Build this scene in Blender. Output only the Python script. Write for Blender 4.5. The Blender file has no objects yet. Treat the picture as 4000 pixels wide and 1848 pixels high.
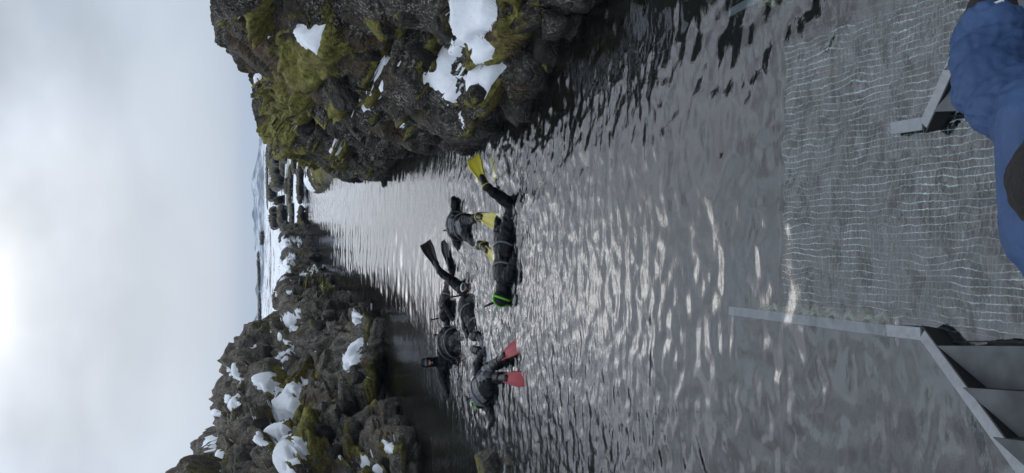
import bpy, bmesh, math, random
import numpy as np
from mathutils import Vector, Matrix, Quaternion

R = math.radians
sc = bpy.context.scene
COL = sc.collection

# ------------------------------------------------------------------ camera
CAM_H = 3.0
PITCH = R(19.2)
FPX = 2780.0                                   # focal length in photograph pixels (4000 px wide)
cam_d = bpy.data.cameras.new('camera')
cam_d.sensor_fit = 'HORIZONTAL'; cam_d.sensor_width = 36.0
cam_d.lens = FPX / 4000.0 * 36.0
cam_d.clip_start = 0.05; cam_d.clip_end = 12000
cam = bpy.data.objects.new('camera', cam_d); COL.objects.link(cam)
cF = Vector((0, math.cos(PITCH), -math.sin(PITCH)))
cX = Vector((0, -math.sin(PITCH), -math.cos(PITCH)))   # the phone was held upright: picture right = down
cY = Vector((1, 0, 0))
m = Matrix((cX, cY, -cF)).transposed().to_4x4()
m.translation = Vector((0, 0, CAM_H))
cam.matrix_world = m
sc.camera = cam

# ------------------------------------------------------------------ sky, sun, exposure
SUN_EL, SUN_AZ = R(24.0), R(-4.0)
sun_dir = Vector((math.sin(SUN_AZ) * math.cos(SUN_EL), math.cos(SUN_AZ) * math.cos(SUN_EL), math.sin(SUN_EL)))
w = bpy.data.worlds.new('World'); sc.world = w; w.use_nodes = True
nt = w.node_tree; nt.nodes.clear()
def N(t, **k):
    n = nt.nodes.new(t)
    for a, b in k.items(): setattr(n, a, b)
    return n
def wl(a, b): nt.links.new(a, b)
wo = N('ShaderNodeOutputWorld'); bg = N('ShaderNodeBackground')
sky = N('ShaderNodeTexSky', sky_type='NISHITA', sun_disc=False)
sky.sun_elevation = SUN_EL; sky.sun_rotation = SUN_AZ; sky.air_density = 1.0; sky.dust_density = 2.0
sks = N('ShaderNodeVectorMath', operation='SCALE'); sks.inputs['Scale'].default_value = 0.08
wl(sky.outputs[0], sks.inputs[0])
tc = N('ShaderNodeTexCoord')
sep = N('ShaderNodeSeparateXYZ'); wl(tc.outputs['Generated'], sep.inputs[0])
za = N('ShaderNodeMath', operation='MAXIMUM'); wl(sep.outputs['Z'], za.inputs[0]); za.inputs[1].default_value = 0.0
no = N('ShaderNodeTexNoise'); no.inputs['Scale'].default_value = 3.0; no.inputs['Detail'].default_value = 4; no.inputs['Roughness'].default_value = 0.5
cm = N('ShaderNodeMapping'); cm.inputs['Scale'].default_value = (1.0, 1.0, 1.9); wl(tc.outputs['Generated'], cm.inputs['Vector']); wl(cm.outputs[0], no.inputs['Vector'])
mr = N('ShaderNodeMapRange'); wl(no.outputs['Fac'], mr.inputs['Value'])
mr.inputs['From Min'].default_value = 0.38; mr.inputs['From Max'].default_value = 0.62
ramp = N('ShaderNodeMix', data_type='RGBA')
wl(mr.outputs[0], ramp.inputs['Factor'])
ramp.inputs['A'].default_value = (0.355, 0.410, 0.485, 1)
ramp.inputs['B'].default_value = (0.505, 0.565, 0.645, 1)
# the cover is broken overhead, smooth low down where one looks along it
no2 = N('ShaderNodeTexNoise'); no2.inputs['Scale'].default_value = 6.0; no2.inputs['Detail'].default_value = 3; wl(tc.outputs['Generated'], no2.inputs['Vector'])
br1 = N('ShaderNodeMapRange'); wl(no2.outputs['Fac'], br1.inputs['Value']); br1.inputs['From Min'].default_value = 0.36; br1.inputs['From Max'].default_value = 0.64
br1.inputs['To Min'].default_value = 0.45; br1.inputs['To Max'].default_value = 1.45
br2 = N('ShaderNodeMapRange', interpolation_type='SMOOTHSTEP'); wl(sep.outputs['Z'], br2.inputs['Value']); br2.inputs['From Min'].default_value = 0.12; br2.inputs['From Max'].default_value = 0.55
br3 = N('ShaderNodeMix', data_type='FLOAT'); wl(br2.outputs[0], br3.inputs['Factor']); br3.inputs['A'].default_value = 1.0; wl(br1.outputs[0], br3.inputs['B'])
brk = N('ShaderNodeVectorMath', operation='SCALE'); wl(ramp.outputs['Result'], brk.inputs[0]); wl(br3.outputs['Result'], brk.inputs['Scale'])
# bluer, paler air low over the horizon
hz = N('ShaderNodeMapRange'); wl(sep.outputs['Z'], hz.inputs['Value'])
hz.inputs['From Min'].default_value = 0.0; hz.inputs['From Max'].default_value = 0.20
hz.inputs['To Min'].default_value = 1.0; hz.inputs['To Max'].default_value = 0.0
hm = N('ShaderNodeMix', data_type='RGBA'); wl(hz.outputs[0], hm.inputs['Factor'])
wl(brk.outputs[0], hm.inputs['A']); hm.inputs['B'].default_value = (0.60, 0.70, 0.82, 1)
# glow of the sun behind thin cloud
dt = N('ShaderNodeVectorMath', operation='DOT_PRODUCT'); wl(tc.outputs['Generated'], dt.inputs[0]); dt.inputs[1].default_value = sun_dir
dm = N('ShaderNodeMath', operation='MAXIMUM'); wl(dt.outputs['Value'], dm.inputs[0]); dm.inputs[1].default_value = 0.0
pw = N('ShaderNodeMath', operation='POWER'); wl(dm.outputs[0], pw.inputs[0]); pw.inputs[1].default_value = 330.0
gl = N('ShaderNodeMath', operation='MULTIPLY'); wl(pw.outputs[0], gl.inputs[0])
glm = N('ShaderNodeMapRange'); wl(no.outputs['Fac'], glm.inputs['Value'])
glm.inputs['From Min'].default_value = 0.3; glm.inputs['From Max'].default_value = 0.7
glm.inputs['To Min'].default_value = 2.5; glm.inputs['To Max'].default_value = 7.5
wl(glm.outputs[0], gl.inputs[1])
gc = N('ShaderNodeVectorMath', operation='SCALE'); gc.inputs[0].default_value = (1.0, 0.975, 0.92); wl(gl.outputs[0], gc.inputs['Scale'])
# an overcast sky grows brighter towards the zenith (CIE overcast sky)
zg = N('ShaderNodeMath', operation='MULTIPLY_ADD'); wl(za.outputs[0], zg.inputs[0]); zg.inputs[1].default_value = 1.6; zg.inputs[2].default_value = 0.95
zs = N('ShaderNodeVectorMath', operation='SCALE'); wl(hm.outputs['Result'], zs.inputs[0]); wl(zg.outputs[0], zs.inputs['Scale'])
s1 = N('ShaderNodeMix', data_type='RGBA'); s1.inputs['Factor'].default_value = 0.06
wl(zs.outputs[0], s1.inputs['A']); wl(sks.outputs[0], s1.inputs['B'])
ad = N('ShaderNodeVectorMath', operation='ADD'); wl(s1.outputs['Result'], ad.inputs[0]); wl(gc.outputs[0], ad.inputs[1])
wl(ad.outputs[0], bg.inputs['Color']); bg.inputs['Strength'].default_value = 1.0
wl(bg.outputs[0], wo.inputs['Surface'])

sd = bpy.data.lights.new('sun', 'SUN'); sd.energy = 0.6; sd.angle = R(90); sd.color = (1.0, 0.98, 0.95)
so = bpy.data.objects.new('sun', sd); COL.objects.link(so)
so.rotation_mode = 'QUATERNION'; so.rotation_quaternion = (-sun_dir).to_track_quat('-Z', 'Y')
so.location = (0, 40, 40)
sc.view_settings.view_transform = 'Standard'; sc.view_settings.look = 'None'
sc.view_settings.exposure = 0.06; sc.view_settings.gamma = 1.0; sc.view_settings.use_curve_mapping = False
sc.render.engine = 'CYCLES'
sc.cycles.use_denoising = True
sc.cycles.max_bounces = 8; sc.cycles.glossy_bounces = 4; sc.cycles.transmission_bounces = 6; sc.cycles.transparent_max_bounces = 8
sc.cycles.sample_clamp_indirect = 6.0
sc.cycles.caustics_refractive = True; sc.cycles.caustics_reflective = True

# ------------------------------------------------------------------ helpers
CH = Vector((0, 0, CAM_H))
def ray(px, py):
    return cF + cX * ((px - 2000) / FPX) + cY * ((924 - py) / FPX)
def on_z(px, py, z=0.0):
    d = ray(px, py); return CH + d * ((z - CAM_H) / d.z)
def at_y(px, py, y):
    d = ray(px, py); return CH + d * (y / d.y)
def project(P):
    """world points (n,3) -> photograph pixels of the place they were surveyed from"""
    D = P - np.array(CH)
    f = D @ np.array(cF); f = np.where(f < 0.05, 0.05, f)
    return 2000 + FPX * (D @ np.array(cX)) / f, 924 - FPX * (D @ np.array(cY)) / f

rng = np.random.default_rng(7)
random.seed(7)
_perm = np.concatenate([rng.permutation(256)] * 3).astype(np.int64)
_grad = rng.normal(size=(256, 3)); _grad /= np.linalg.norm(_grad, axis=1)[:, None]
_cell = rng.random((256, 3)); _cval = rng.random(256); _cn = rng.normal(size=(256, 3))
def _hash(i, j, k): return _perm[_perm[_perm[i & 255] + (j & 255)] + (k & 255)]
def perlin(p):
    p = np.asarray(p, float); i = np.floor(p).astype(np.int64); f = p - i
    u = f * f * f * (f * (f * 6 - 15) + 10); r = 0
    for a in (0, 1):
        for b in (0, 1):
            for c in (0, 1):
                g = _grad[_hash(i[:, 0] + a, i[:, 1] + b, i[:, 2] + c)]
                d = (g * (f - (a, b, c))).sum(1)
                r = r + d * (u[:, 0] if a else 1 - u[:, 0]) * (u[:, 1] if b else 1 - u[:, 1]) * (u[:, 2] if c else 1 - u[:, 2])
    return r * 1.5
def fbm(p, o=4, lac=2.03, g=0.5):
    r = 0; a = 1.0
    for k in range(o):
        r = r + a * perlin(p * lac ** k + 17.3 * k); a *= g
    return r
def worley(p):
    """F1, F2, a random value of the nearest cell, and a tilt term inside that cell"""
    p = np.asarray(p, float); i = np.floor(p).astype(np.int64)
    f1 = np.full(len(p), 9.0); f2 = np.full(len(p), 9.0); val = np.zeros(len(p)); tilt = np.zeros(len(p))
    for a in (-1, 0, 1):
        for b in (-1, 0, 1):
            for c in (-1, 0, 1):
                h = _hash(i[:, 0] + a, i[:, 1] + b, i[:, 2] + c)
                dv = p - (i + (a, b, c) + _cell[h]); d = np.sqrt((dv ** 2).sum(1))
                n = d < f1
                f2 = np.where(n, f1, np.minimum(f2, d))
                val = np.where(n, _cval[h], val); tilt = np.where(n, (dv * _cn[h]).sum(1), tilt)
                f1 = np.where(n, d, f1)
    return f1, f2, val, tilt
def sstep(a, b, x):
    t = np.clip((x - a) / (b - a), 0, 1); return t * t * (3 - 2 * t)

def link(name, me, mat=None, parent=None, smooth=True):
    o = bpy.data.objects.new(name, me); COL.objects.link(o)
    if mat is not None and len(me.materials) == 0: me.materials.append(mat)
    if smooth and len(me.polygons): me.polygons.foreach_set('use_smooth', np.ones(len(me.polygons), bool))
    if parent is not None: o.parent = parent
    return o
def mesh(name, v, f):
    me = bpy.data.meshes.new(name)
    v = np.asarray(v, float)
    if isinstance(f, np.ndarray):
        n = len(f); k = f.shape[1]
        me.vertices.add(len(v)); me.vertices.foreach_set('co', v.ravel())
        me.loops.add(n * k); me.loops.foreach_set('vertex_index', f.ravel().astype(np.int32))
        me.polygons.add(n); me.polygons.foreach_set('loop_start', np.arange(n, dtype=np.int32) * k)
        me.update(calc_edges=True); me.validate()
    else:
        me.from_pydata([tuple(a) for a in v], [], [tuple(a) for a in f]); me.update()
    return me
def tag(o, label=None, cat=None, group=None, kind=None):
    if label: o['label'] = label
    if cat: o['category'] = cat
    if group: o['group'] = group
    if kind: o['kind'] = kind
    return o
def empty(name, loc=(0, 0, 0), rz=0):
    o = bpy.data.objects.new(name, None); COL.objects.link(o); o.location = loc; o.rotation_euler = (0, 0, rz)
    o.empty_display_size = 0.1
    return o
def grid_faces(n, m_):
    a = np.arange(n * m_).reshape(n, m_)
    return np.stack([a[:-1, :-1], a[1:, :-1], a[1:, 1:], a[:-1, 1:]], -1).reshape(-1, 4)
def box_bar(a, b, wd, th, up=(0, 0, 1)):
    """a straight bar of width wd and thickness th from a to b"""
    a, b, up = Vector(a), Vector(b), Vector(up)
    d = (b - a).normalized(); s = d.cross(up).normalized() * (wd / 2); n = s.cross(d).normalized() * (th / 2)
    v = [p + i * s + j * n for p in (a, b) for i, j in ((-1, -1), (1, -1), (1, 1), (-1, 1))]
    return v, [(0, 1, 2, 3), (7, 6, 5, 4), (0, 4, 5, 1), (1, 5, 6, 2), (2, 6, 7, 3), (3, 7, 4, 0)]
def bevelled(name, v, f, w_=0.004, seg=1):
    me = mesh(name, v, f); bm = bmesh.new(); bm.from_mesh(me)
    bmesh.ops.recalc_face_normals(bm, faces=bm.faces)
    bmesh.ops.bevel(bm, geom=list(bm.edges), offset=w_, segments=seg, affect='EDGES', profile=0.5)
    bm.to_mesh(me); bm.free(); return me
def tube(path, rad, n=10, cap=True, sq=1.0):
    """tapered round tube through points; returns verts, faces"""
    P = [Vector(p) for p in path]; rad = [rad] * len(P) if isinstance(rad, (int, float)) else rad
    V, F = [], []; ref = Vector((0, 0, 1))
    prev = None
    for i, p in enumerate(P):
        d = ((P[min(i + 1, len(P) - 1)] - P[max(i - 1, 0)])).normalized()
        if prev is None:
            if abs(d.dot(ref)) > 0.9: ref = Vector((1, 0, 0))
            s = d.cross(ref).normalized()
        else: s = (prev - d * prev.dot(d)).normalized()
        prev = s; t = d.cross(s)
        for k in range(n):
            a = 2 * math.pi * k / n
            V.append(p + rad[i] * (math.cos(a) * s + sq * math.sin(a) * t))
    for i in range(len(P) - 1):
        for k in range(n):
            F.append((i * n + k, i * n + (k + 1) % n, (i + 1) * n + (k + 1) % n, (i + 1) * n + k))
    if cap:
        F.append(tuple(range(n - 1, -1, -1))); F.append(tuple(range((len(P) - 1) * n, len(P) * n)))
    return V, F
def merge(*parts):
    V, F = [], []
    for v, f in parts:
        o = len(V); V += list(v); F += [tuple(i + o for i in q) for q in f]
    return V, F

# ------------------------------------------------------------------ materials
class Mat:
    def __init__(s, name):
        s.m = bpy.data.materials.new(name); s.m.use_nodes = True
        s.t = s.m.node_tree; s.t.nodes.clear()
        s.out = s.t.nodes.new('ShaderNodeOutputMaterial')
    def n(s, t, ins=None, **k):
        n = s.t.nodes.new(t)
        for a, b in k.items(): setattr(n, a, b)
        for a, b in (ins or {}).items():
            if hasattr(b, 'is_output') or isinstance(b, bpy.types.NodeSocket): s.t.links.new(b, n.inputs[a])
            else: n.inputs[a].default_value = b
        return n
    def noise(s, vec, scale, detail=4, rough=0.55, dist=0.0):
        return s.n('ShaderNodeTexNoise', {'Vector': vec, 'Scale': scale, 'Detail': detail, 'Roughness': rough, 'Distortion': dist}).outputs['Fac']
    def rng(s, v, a, b, c=0.0, d=1.0):
        return s.n('ShaderNodeMapRange', {'Value': v, 'From Min': a, 'From Max': b, 'To Min': c, 'To Max': d}).outputs[0]
    def mix(s, f, a, b):
        return s.n('ShaderNodeMix', {'Factor': f, 'A': a, 'B': b}, data_type='RGBA').outputs['Result']
    def mth(s, op, a, b=0.0):
        return s.n('ShaderNodeMath', {0: a, 1: b}, operation=op).outputs[0]
    def attr(s, name):
        return s.n('ShaderNodeAttribute', attribute_name=name).outputs['Fac']
    def pos(s, obj=True):
        return s.n('ShaderNodeTexCoord').outputs['Object' if obj else 'Generated']
    def bsdf(s, col, rough=0.6, bump=None, bstr=0.5, bdist=0.02, **k):
        ins = {'Base Color': col, 'Roughness': rough}
        ins.update(k)
        b = s.n('ShaderNodeBsdfPrincipled', ins)
        if bump is not None:
            bn = s.n('ShaderNodeBump', {'Height': bump, 'Strength': bstr, 'Distance': bdist})
            s.t.links.new(bn.outputs[0], b.inputs['Normal'])
        s.t.links.new(b.outputs[0], s.out.inputs['Surface'])
        return s.m
def rgb(r, g, b): return (r, g, b, 1)

def cliff_material(name, mossy):
    q = Mat(name); p = q.pos()
    big = q.noise(p, 1.3, 5); med = q.noise(p, 6.0, 6, 0.6); fine = q.noise(p, 30.0, 5, 0.65); vfine = q.noise(p, 90.0, 3, 0.6)
    rock = q.mix(q.rng(med, 0.35, 0.65), rgb(0.022 * mossy, 0.020 * mossy, 0.019 * mossy), rgb(0.078 * mossy, 0.067 * mossy, 0.052 * mossy))
    rock = q.mix(q.rng(big, 0.45, 0.62, 0, 0.6), rock, rgb(0.060 * mossy, 0.047 * mossy, 0.034 * mossy))
    lic = q.mth('MULTIPLY', q.rng(fine, 0.53, 0.63), q.rng(q.noise(p, 3.1, 4), 0.42, 0.56))
    lic2 = q.mth('MULTIPLY', q.rng(q.noise(p, 12.0, 5, 0.7), 0.52, 0.62), q.rng(q.noise(p, 1.7, 4), 0.42, 0.56))
    rock = q.mix(q.mth('MULTIPLY', lic2, 0.55), rock, rgb(0.17, 0.155, 0.13))
    rock = q.mix(q.mth('MULTIPLY', lic, 0.9), rock, rgb(0.42, 0.41, 0.37))
    # heath and dead grass
    br = q.mix(q.rng(fine, 0.35, 0.7), rgb(0.045, 0.030, 0.020), rgb(0.125, 0.090, 0.055))
    brf = q.attr('heath')
    brm = q.rng(q.mth('ADD', brf, q.mth('MULTIPLY', q.mth('SUBTRACT', fine, 0.5), 0.8)), 0.42, 0.58)
    c = q.mix(brm, rock, br)
    ms = q.mix(q.rng(q.noise(p, 14.0, 6, 0.65), 0.36, 0.64), rgb(0.028, 0.028, 0.007), rgb(0.28, 0.245, 0.058))
    ms = q.mix(q.rng(big, 0.48, 0.66, 0, 0.55), ms, rgb(0.110, 0.085, 0.034))
    ms = q.mix(q.rng(vfine, 0.45, 0.75, 0, 0.5), ms, rgb(0.30, 0.285, 0.10))
    mf = q.attr('moss')
    mm = q.rng(q.mth('ADD', mf, q.mth('ADD', q.mth('MULTIPLY', q.mth('SUBTRACT', med, 0.5), 0.5), q.mth('MULTIPLY', q.mth('SUBTRACT', fine, 0.5), 0.5))), 0.42, 0.56)
    c = q.mix(mm, c, ms)
    # wet band just above the water
    z = q.n('ShaderNodeSeparateXYZ', {0: p}).outputs['Z']
    wet = q.rng(q.mth('ADD', z, q.mth('MULTIPLY', q.mth('SUBTRACT', med, 0.5), 0.25)), 0.08, 0.50, 1.0, 0.0)
    c = q.mix(q.mth('MULTIPLY', wet, 0.8), c, rgb(0.014, 0.013, 0.012))
    rough = q.rng(wet, 0, 1, 0.9, 0.45)
    vd = q.n('ShaderNodeVectorMath', {0: p, 1: q.n('ShaderNodeVectorMath', {0: q.n('ShaderNodeTexNoise', {'Vector': p, 'Scale': 2.5, 'Detail': 3}).outputs['Color'], 'Scale': 0.35}, operation='SCALE').outputs[0]}, operation='ADD').outputs[0]
    cr = q.rng(q.n('ShaderNodeTexVoronoi', {'Vector': vd, 'Scale': 2.1}, feature='DISTANCE_TO_EDGE').outputs['Distance'], 0.0, 0.05)
    cr2 = q.rng(q.n('ShaderNodeTexVoronoi', {'Vector': vd, 'Scale': 5.5}, feature='DISTANCE_TO_EDGE').outputs['Distance'], 0.0, 0.05)
    crk = q.mth('MULTIPLY', q.mth('ADD', q.mth('MULTIPLY', cr, 1.6), q.mth('MULTIPLY', cr2, 0.6)), q.rng(mm, 0, 1, 1, 0))
    med = q.mth('ADD', med, crk)
    h = q.mth('ADD', q.mth('MULTIPLY', med, 0.4), q.mth('ADD', q.mth('MULTIPLY', fine, 0.5), q.mth('MULTIPLY', vfine, 0.22)))
    return q.bsdf(c, rough, h, 0.85, 0.05, **{'Specular IOR Level': 0.25})
MAT_CLIFF = cliff_material('lava rock with moss', 0.8)
MAT_CLIFF_L = cliff_material('lichened lava rock', 2.3)

def snow_material():
    q = Mat('old snow'); p = q.pos()
    n1 = q.noise(p, 9.0, 5); n2 = q.noise(p, 60, 3)
    c = q.mix(q.rng(n1, 0.4, 0.7), rgb(0.80, 0.82, 0.86), rgb(0.88, 0.89, 0.91))
    c = q.mix(q.rng(q.noise(p, 26, 5, .7), 0.60, 0.74, 0, 0.5), c, rgb(0.34, 0.31, 0.27))
    return q.bsdf(c, 0.7, q.mth('ADD', n1, q.mth('MULTIPLY', n2, 0.25)), 0.3, 0.03, **{'Subsurface Weight': 0.0})
MAT_SNOW = snow_material()

def simple(name, col, rough=0.6, nscale=40, var=0.3, bstr=0.2, metal=0.0, bdist=0.005, **k):
    q = Mat(name); p = q.pos()
    n1 = q.noise(p, nscale, 4); n2 = q.noise(p, nscale * 0.15, 3)
    lo = rgb(*[c * (1 - var) for c in col]); hi = rgb(*[min(1, c * (1 + var)) for c in col])
    c = q.mix(q.rng(q.mth('ADD', q.mth('MULTIPLY', n1, 0.5), q.mth('MULTIPLY', n2, 0.5)), 0.35, 0.65), lo, hi)
    return q.bsdf(c, rough, n1, bstr, bdist, Metallic=metal, **k)
# ------------------------------------------------------------------ cliffs
def crom(P, ts):
    """Catmull-Rom through rows of P at parameters ts in 0..len-1"""
    P = np.asarray(P, float); n = len(P)
    i = np.clip(np.floor(ts).astype(int), 0, n - 2); t = (ts - i)
    sh = (len(ts),) + (1,) * (P.ndim - 1); t = t.reshape(sh)
    p0, p1, p2, p3 = P[np.clip(i - 1, 0, n - 1)], P[i], P[i + 1], P[np.clip(i + 2, 0, n - 1)]
    return 0.5 * (2 * p1 + (p2 - p0) * t + (2 * p0 - 5 * p1 + 4 * p2 - p3) * t ** 2 + (3 * p1 - 3 * p2 + p3 - p0) * t ** 3)
def blur(a, k=1):
    for _ in range(k):
        b = np.pad(a, [(1, 1), (1, 1)] + [(0, 0)] * (a.ndim - 2), mode='edge')
        a = (b[:-2, 1:-1] + b[2:, 1:-1] + b[1:-1, :-2] + b[1:-1, 2:] + 2 * b[1:-1, 1:-1]) / 6
    return a
def grid_normals(P):
    ds = np.gradient(P, axis=0); dt = np.gradient(P, axis=1)
    n = np.cross(ds, dt); n /= np.linalg.norm(n, axis=2, keepdims=True) + 1e-9
    return n
def inside(px, py, poly):
    r = np.zeros(px.shape, bool); j = len(poly) - 1
    for i in range(len(poly)):
        xi, yi = poly[i]; xj, yj = poly[j]
        with np.errstate(divide='ignore', invalid='ignore'):
            c = ((yi > py) != (yj > py)) & (px < (xj - xi) * (py - yi) / (yj - yi + 1e-12) + xi)
        r ^= c; j = i
    return r

class Cliff:
    def __init__(self, name, sections, tl, ns, nt, side, seed, lobes, block, smooth_t=None):
        """sections: rows of control points water-to-plateau (world); tl: rows per span"""
        S = np.asarray(sections, float)                       # (k, levels, 3)
        seg = np.linalg.norm(np.diff(S[:, 1], axis=0), axis=1) + np.linalg.norm(np.diff(S[:, 4], axis=0), axis=1)
        cs = np.concatenate([[0], np.cumsum(np.minimum(seg, 9))])
        ts = np.interp(np.linspace(0, cs[-1], ns), cs, np.arange(len(S)))
        A = crom(S, ts)                                       # ns, levels, 3
        tt = np.concatenate([np.linspace(i, i + 1, c, endpoint=False) for i, c in enumerate(tl)] + [[len(tl)]])
        P = crom(A.transpose(1, 0, 2), tt).transpose(1, 0, 2)  # ns, nt, 3
        self.P0 = P.copy(); nrm = grid_normals(P) * side
        nrm = blur(nrm, 6); nrm /= np.linalg.norm(nrm, axis=2, keepdims=True)
        f = P.reshape(-1, 3); q = f + seed
        qq = q + 0.35 * np.stack([fbm(q * 0.9 + 5, 3), fbm(q * 0.9 + 55, 3), fbm(q * 0.9 + 105, 3)], 1)
        d = 0.45 * fbm(q * 0.35, 3)
        a1, b1, v1, t1 = worley(qq * (0.42, 0.42, 0.62))
        d += block * ((v1 - 0.5) * 0.75 + 0.30 * t1 - 0.36 * (1 - sstep(0.0, 0.11, b1 - a1)))
        a2, b2, v2, t2 = worley(qq * 1.25 + 31)
        d += block * ((v2 - 0.5) * 0.26 + 0.20 * t2 - 0.13 * (1 - sstep(0.0, 0.13, b2 - a2)))
        a3, b3, v3, t3 = worley(qq * 4.0 + 77)
        d += block * ((v3 - 0.5) * 0.05 + 0.045 * t3)
        d += 0.014 * fbm(q * 7, 3)
        d *= np.interp(f[:, 1], [30, 45], [1.0, 0.55])
        self.name = name; self.P = P; self.N = nrm; self.d = d.reshape(P.shape[:2]); self.q = q
        self.lobes = lobes
    def finish(self, moss_fn, heath_fn, mat):
        P, nrm = self.P, self.N; f = P.reshape(-1, 3)
        Pd = P + nrm * self.d[..., None]
        up0 = grid_normals(blur(Pd, 4)); up = np.abs(up0[..., 2]) * np.sign(up0[..., 2] * np.sign(nrm[..., 2] + 1e-6))
        px, py = project(Pd.reshape(-1, 3)); px = px.reshape(P.shape[:2]); py = py.reshape(P.shape[:2])
        moss = moss_fn(px, py, up, Pd, self.q); heath = heath_fn(px, py, up, Pd, self.q)
        # moss swells into soft lobes hanging down the slope
        al, bl, vl, tl_ = worley((self.q + 0.25 * np.stack([fbm(self.q * 1.3, 2)] * 3, 1)) * self.lobes)
        lob = (np.clip(1 - (al / 0.85) ** 2, 0, 1) * (0.25 + 0.75 * vl)).reshape(P.shape[:2])
        a4, b4, v4, t4 = worley(self.q * np.array(self.lobes) * 2.7 + 9)
        lob2 = np.clip(1 - (a4 / 0.8) ** 2, 0, 1).reshape(P.shape[:2])
        ms = blur(sstep(0.35, 0.75, moss), 3)
        dd = self.d * (1 - 0.55 * ms) + blur(self.d, 12) * 0.55 * ms + ms * (0.44 * lob + 0.16 * lob2 - 0.10)
        dd = dd + (ms * 0.02 * fbm(self.q * 16, 2).reshape(P.shape[:2]))
        Pd = P + nrm * dd[..., None]
        # wind-cut notch at the waterline so the rock hangs a little over the water
        self.Pd = Pd; self.moss = moss
        gn = grid_normals(blur(Pd, 3)); gn *= np.sign((gn * nrm).sum(2, keepdims=True) + 1e-9); self.up = gn[..., 2]; view = np.array(CH) - Pd; self.face = (gn * view / np.linalg.norm(view, axis=2, keepdims=True)).sum(2)
        px, py = project(Pd.reshape(-1, 3)); self.px = px.reshape(P.shape[:2]); self.py = py.reshape(P.shape[:2])
        me = mesh(self.name, Pd.reshape(-1, 3), grid_faces(*P.shape[:2]))
        for nm, a in (('moss', moss), ('heath', heath)):
            at = me.attributes.new(nm, 'FLOAT', 'POINT'); at.data.foreach_set('value', a.ravel().astype(np.float32))
        self.o = link(self.name, me, mat)
        tag(self.o, kind='structure')
        return self.o
    def snow(self, poly, thick=0.10, mask=None, name='snow_patch', even=16):
        """a drift lying on the rock: the rock surface smoothed, lifted and feathered out at its rim"""
        M = (inside(self.px, self.py, poly) & (self.up > (-0.2 if even > 20 else 0.12)) & (self.face > 0.08)) if mask is None else mask
        M = blur(M.astype(float), 1)
        ii = np.argwhere(M > 0.02)
        if len(ii) < 6: return None
        a0, b0 = np.maximum(ii.min(0) - 4, 0); a1, b1 = np.minimum(ii.max(0) + 5, np.array(M.shape))
        P = self.Pd[a0:a1, b0:b1]; M = M[a0:a1, b0:b1]
        if min(P.shape[:2]) < 3: return None
        S = blur(P, even)
        Mb = blur(M, 4)
        nz = 1.5 * fbm(P.reshape(-1, 3) * 5, 4, 2.03, 0.6).reshape(M.shape)
        Mb = Mb + 0.10 * (Mb > 0.02)
        h = sstep(0.24, 0.85, Mb + 0.16 * nz)
        nrm = grid_normals(S); nrm *= np.sign((nrm * self.N[a0:a1, b0:b1]).sum(2, keepdims=True) + 1e-9)
        nn = 0.6 * nrm + np.array((0, 0, 0.5))
        lift = np.where(Mb + 0.16 * nz < 0.24, -0.05, 0.02 + thick * h)
        k = np.minimum(1, 0.35 + 0.6 * h)[..., None]
        Q = P * (1 - k) + S * k + nn * lift[..., None] 
        keep = (Mb + 0.16 * nz > 0.17)
        F = grid_faces(*M.shape)
        kf = keep.ravel()[F].any(1); F = F[kf]
        if len(F) < 4: return None
        u, inv = np.unique(F, return_inverse=True)
        me = mesh(name, Q.reshape(-1, 3)[u], inv.reshape(F.shape))
        return link(name, me, MAT_SNOW, self.o)

def sect(wpx, wpy, cpx, cpy, cy, side, back=(5, 6, 0.3), bulge=0.35):
    W = np.array(on_z(wpx, wpy, 0.0)); C = np.array(at_y(cpx, cpy, cy))
    U = W + np.array((side * 0.25, 0.2, -2.2))
    Q = W + (C - W) * np.array((0.20, 0.20, 0.33)); M = W + (C - W) * np.array((0.52, 0.52, 0.66)) + np.array((-side * bulge * 0.3, -bulge, bulge * 0.4))
    B1 = C + np.array((side * back[0] * 0.35, back[1] * 0.35, back[2] * 0.3)); B2 = C + np.array((side * back[0], back[1], back[2]))
    return [U, W, Q, M, C, B1, B2]

# ---- cliff on the camera's right
right_s = [sect(2900, -900, -300, -1900, 6.0, 1), sect(2500, -450, 400, -900, 7.6, 1), sect(2265, -40, 640, -420, 9.2, 1), sect(2225, 110, 740, -230, 10.2, 1),
           sect(2140, 265, 830, -100, 11.0, 1), sect(2000, 380, 900, 0, 12.2, 1), sect(1875, 480, 930, 105, 13.6, 1),
           sect(1740, 520, 955, 195, 15.6, 1), sect(1640, 540, 985, 300, 17.8, 1), sect(1550, 615, 1012, 355, 20.0, 1),
           sect(1470, 680, 1050, 435, 24, 1), sect(1380, 635, 1100, 510, 28, 1), sect(1320, 605, 1145, 580, 32, 1, (6, 3, -0.4)), sect(1295, 560, 1160, 540, 36, 1, (6, 3, -0.5)), sect(1280, 430, 1150, 420, 38, 1, (6, 3, -0.5))]
RC = Cliff('cliff_right', right_s, [14, 44, 64, 80, 30, 12], 560, 0, -1, np.array((3.0, 8.0, 1.0)), (1.15, 0.8, 1.5), 0.62)
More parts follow.
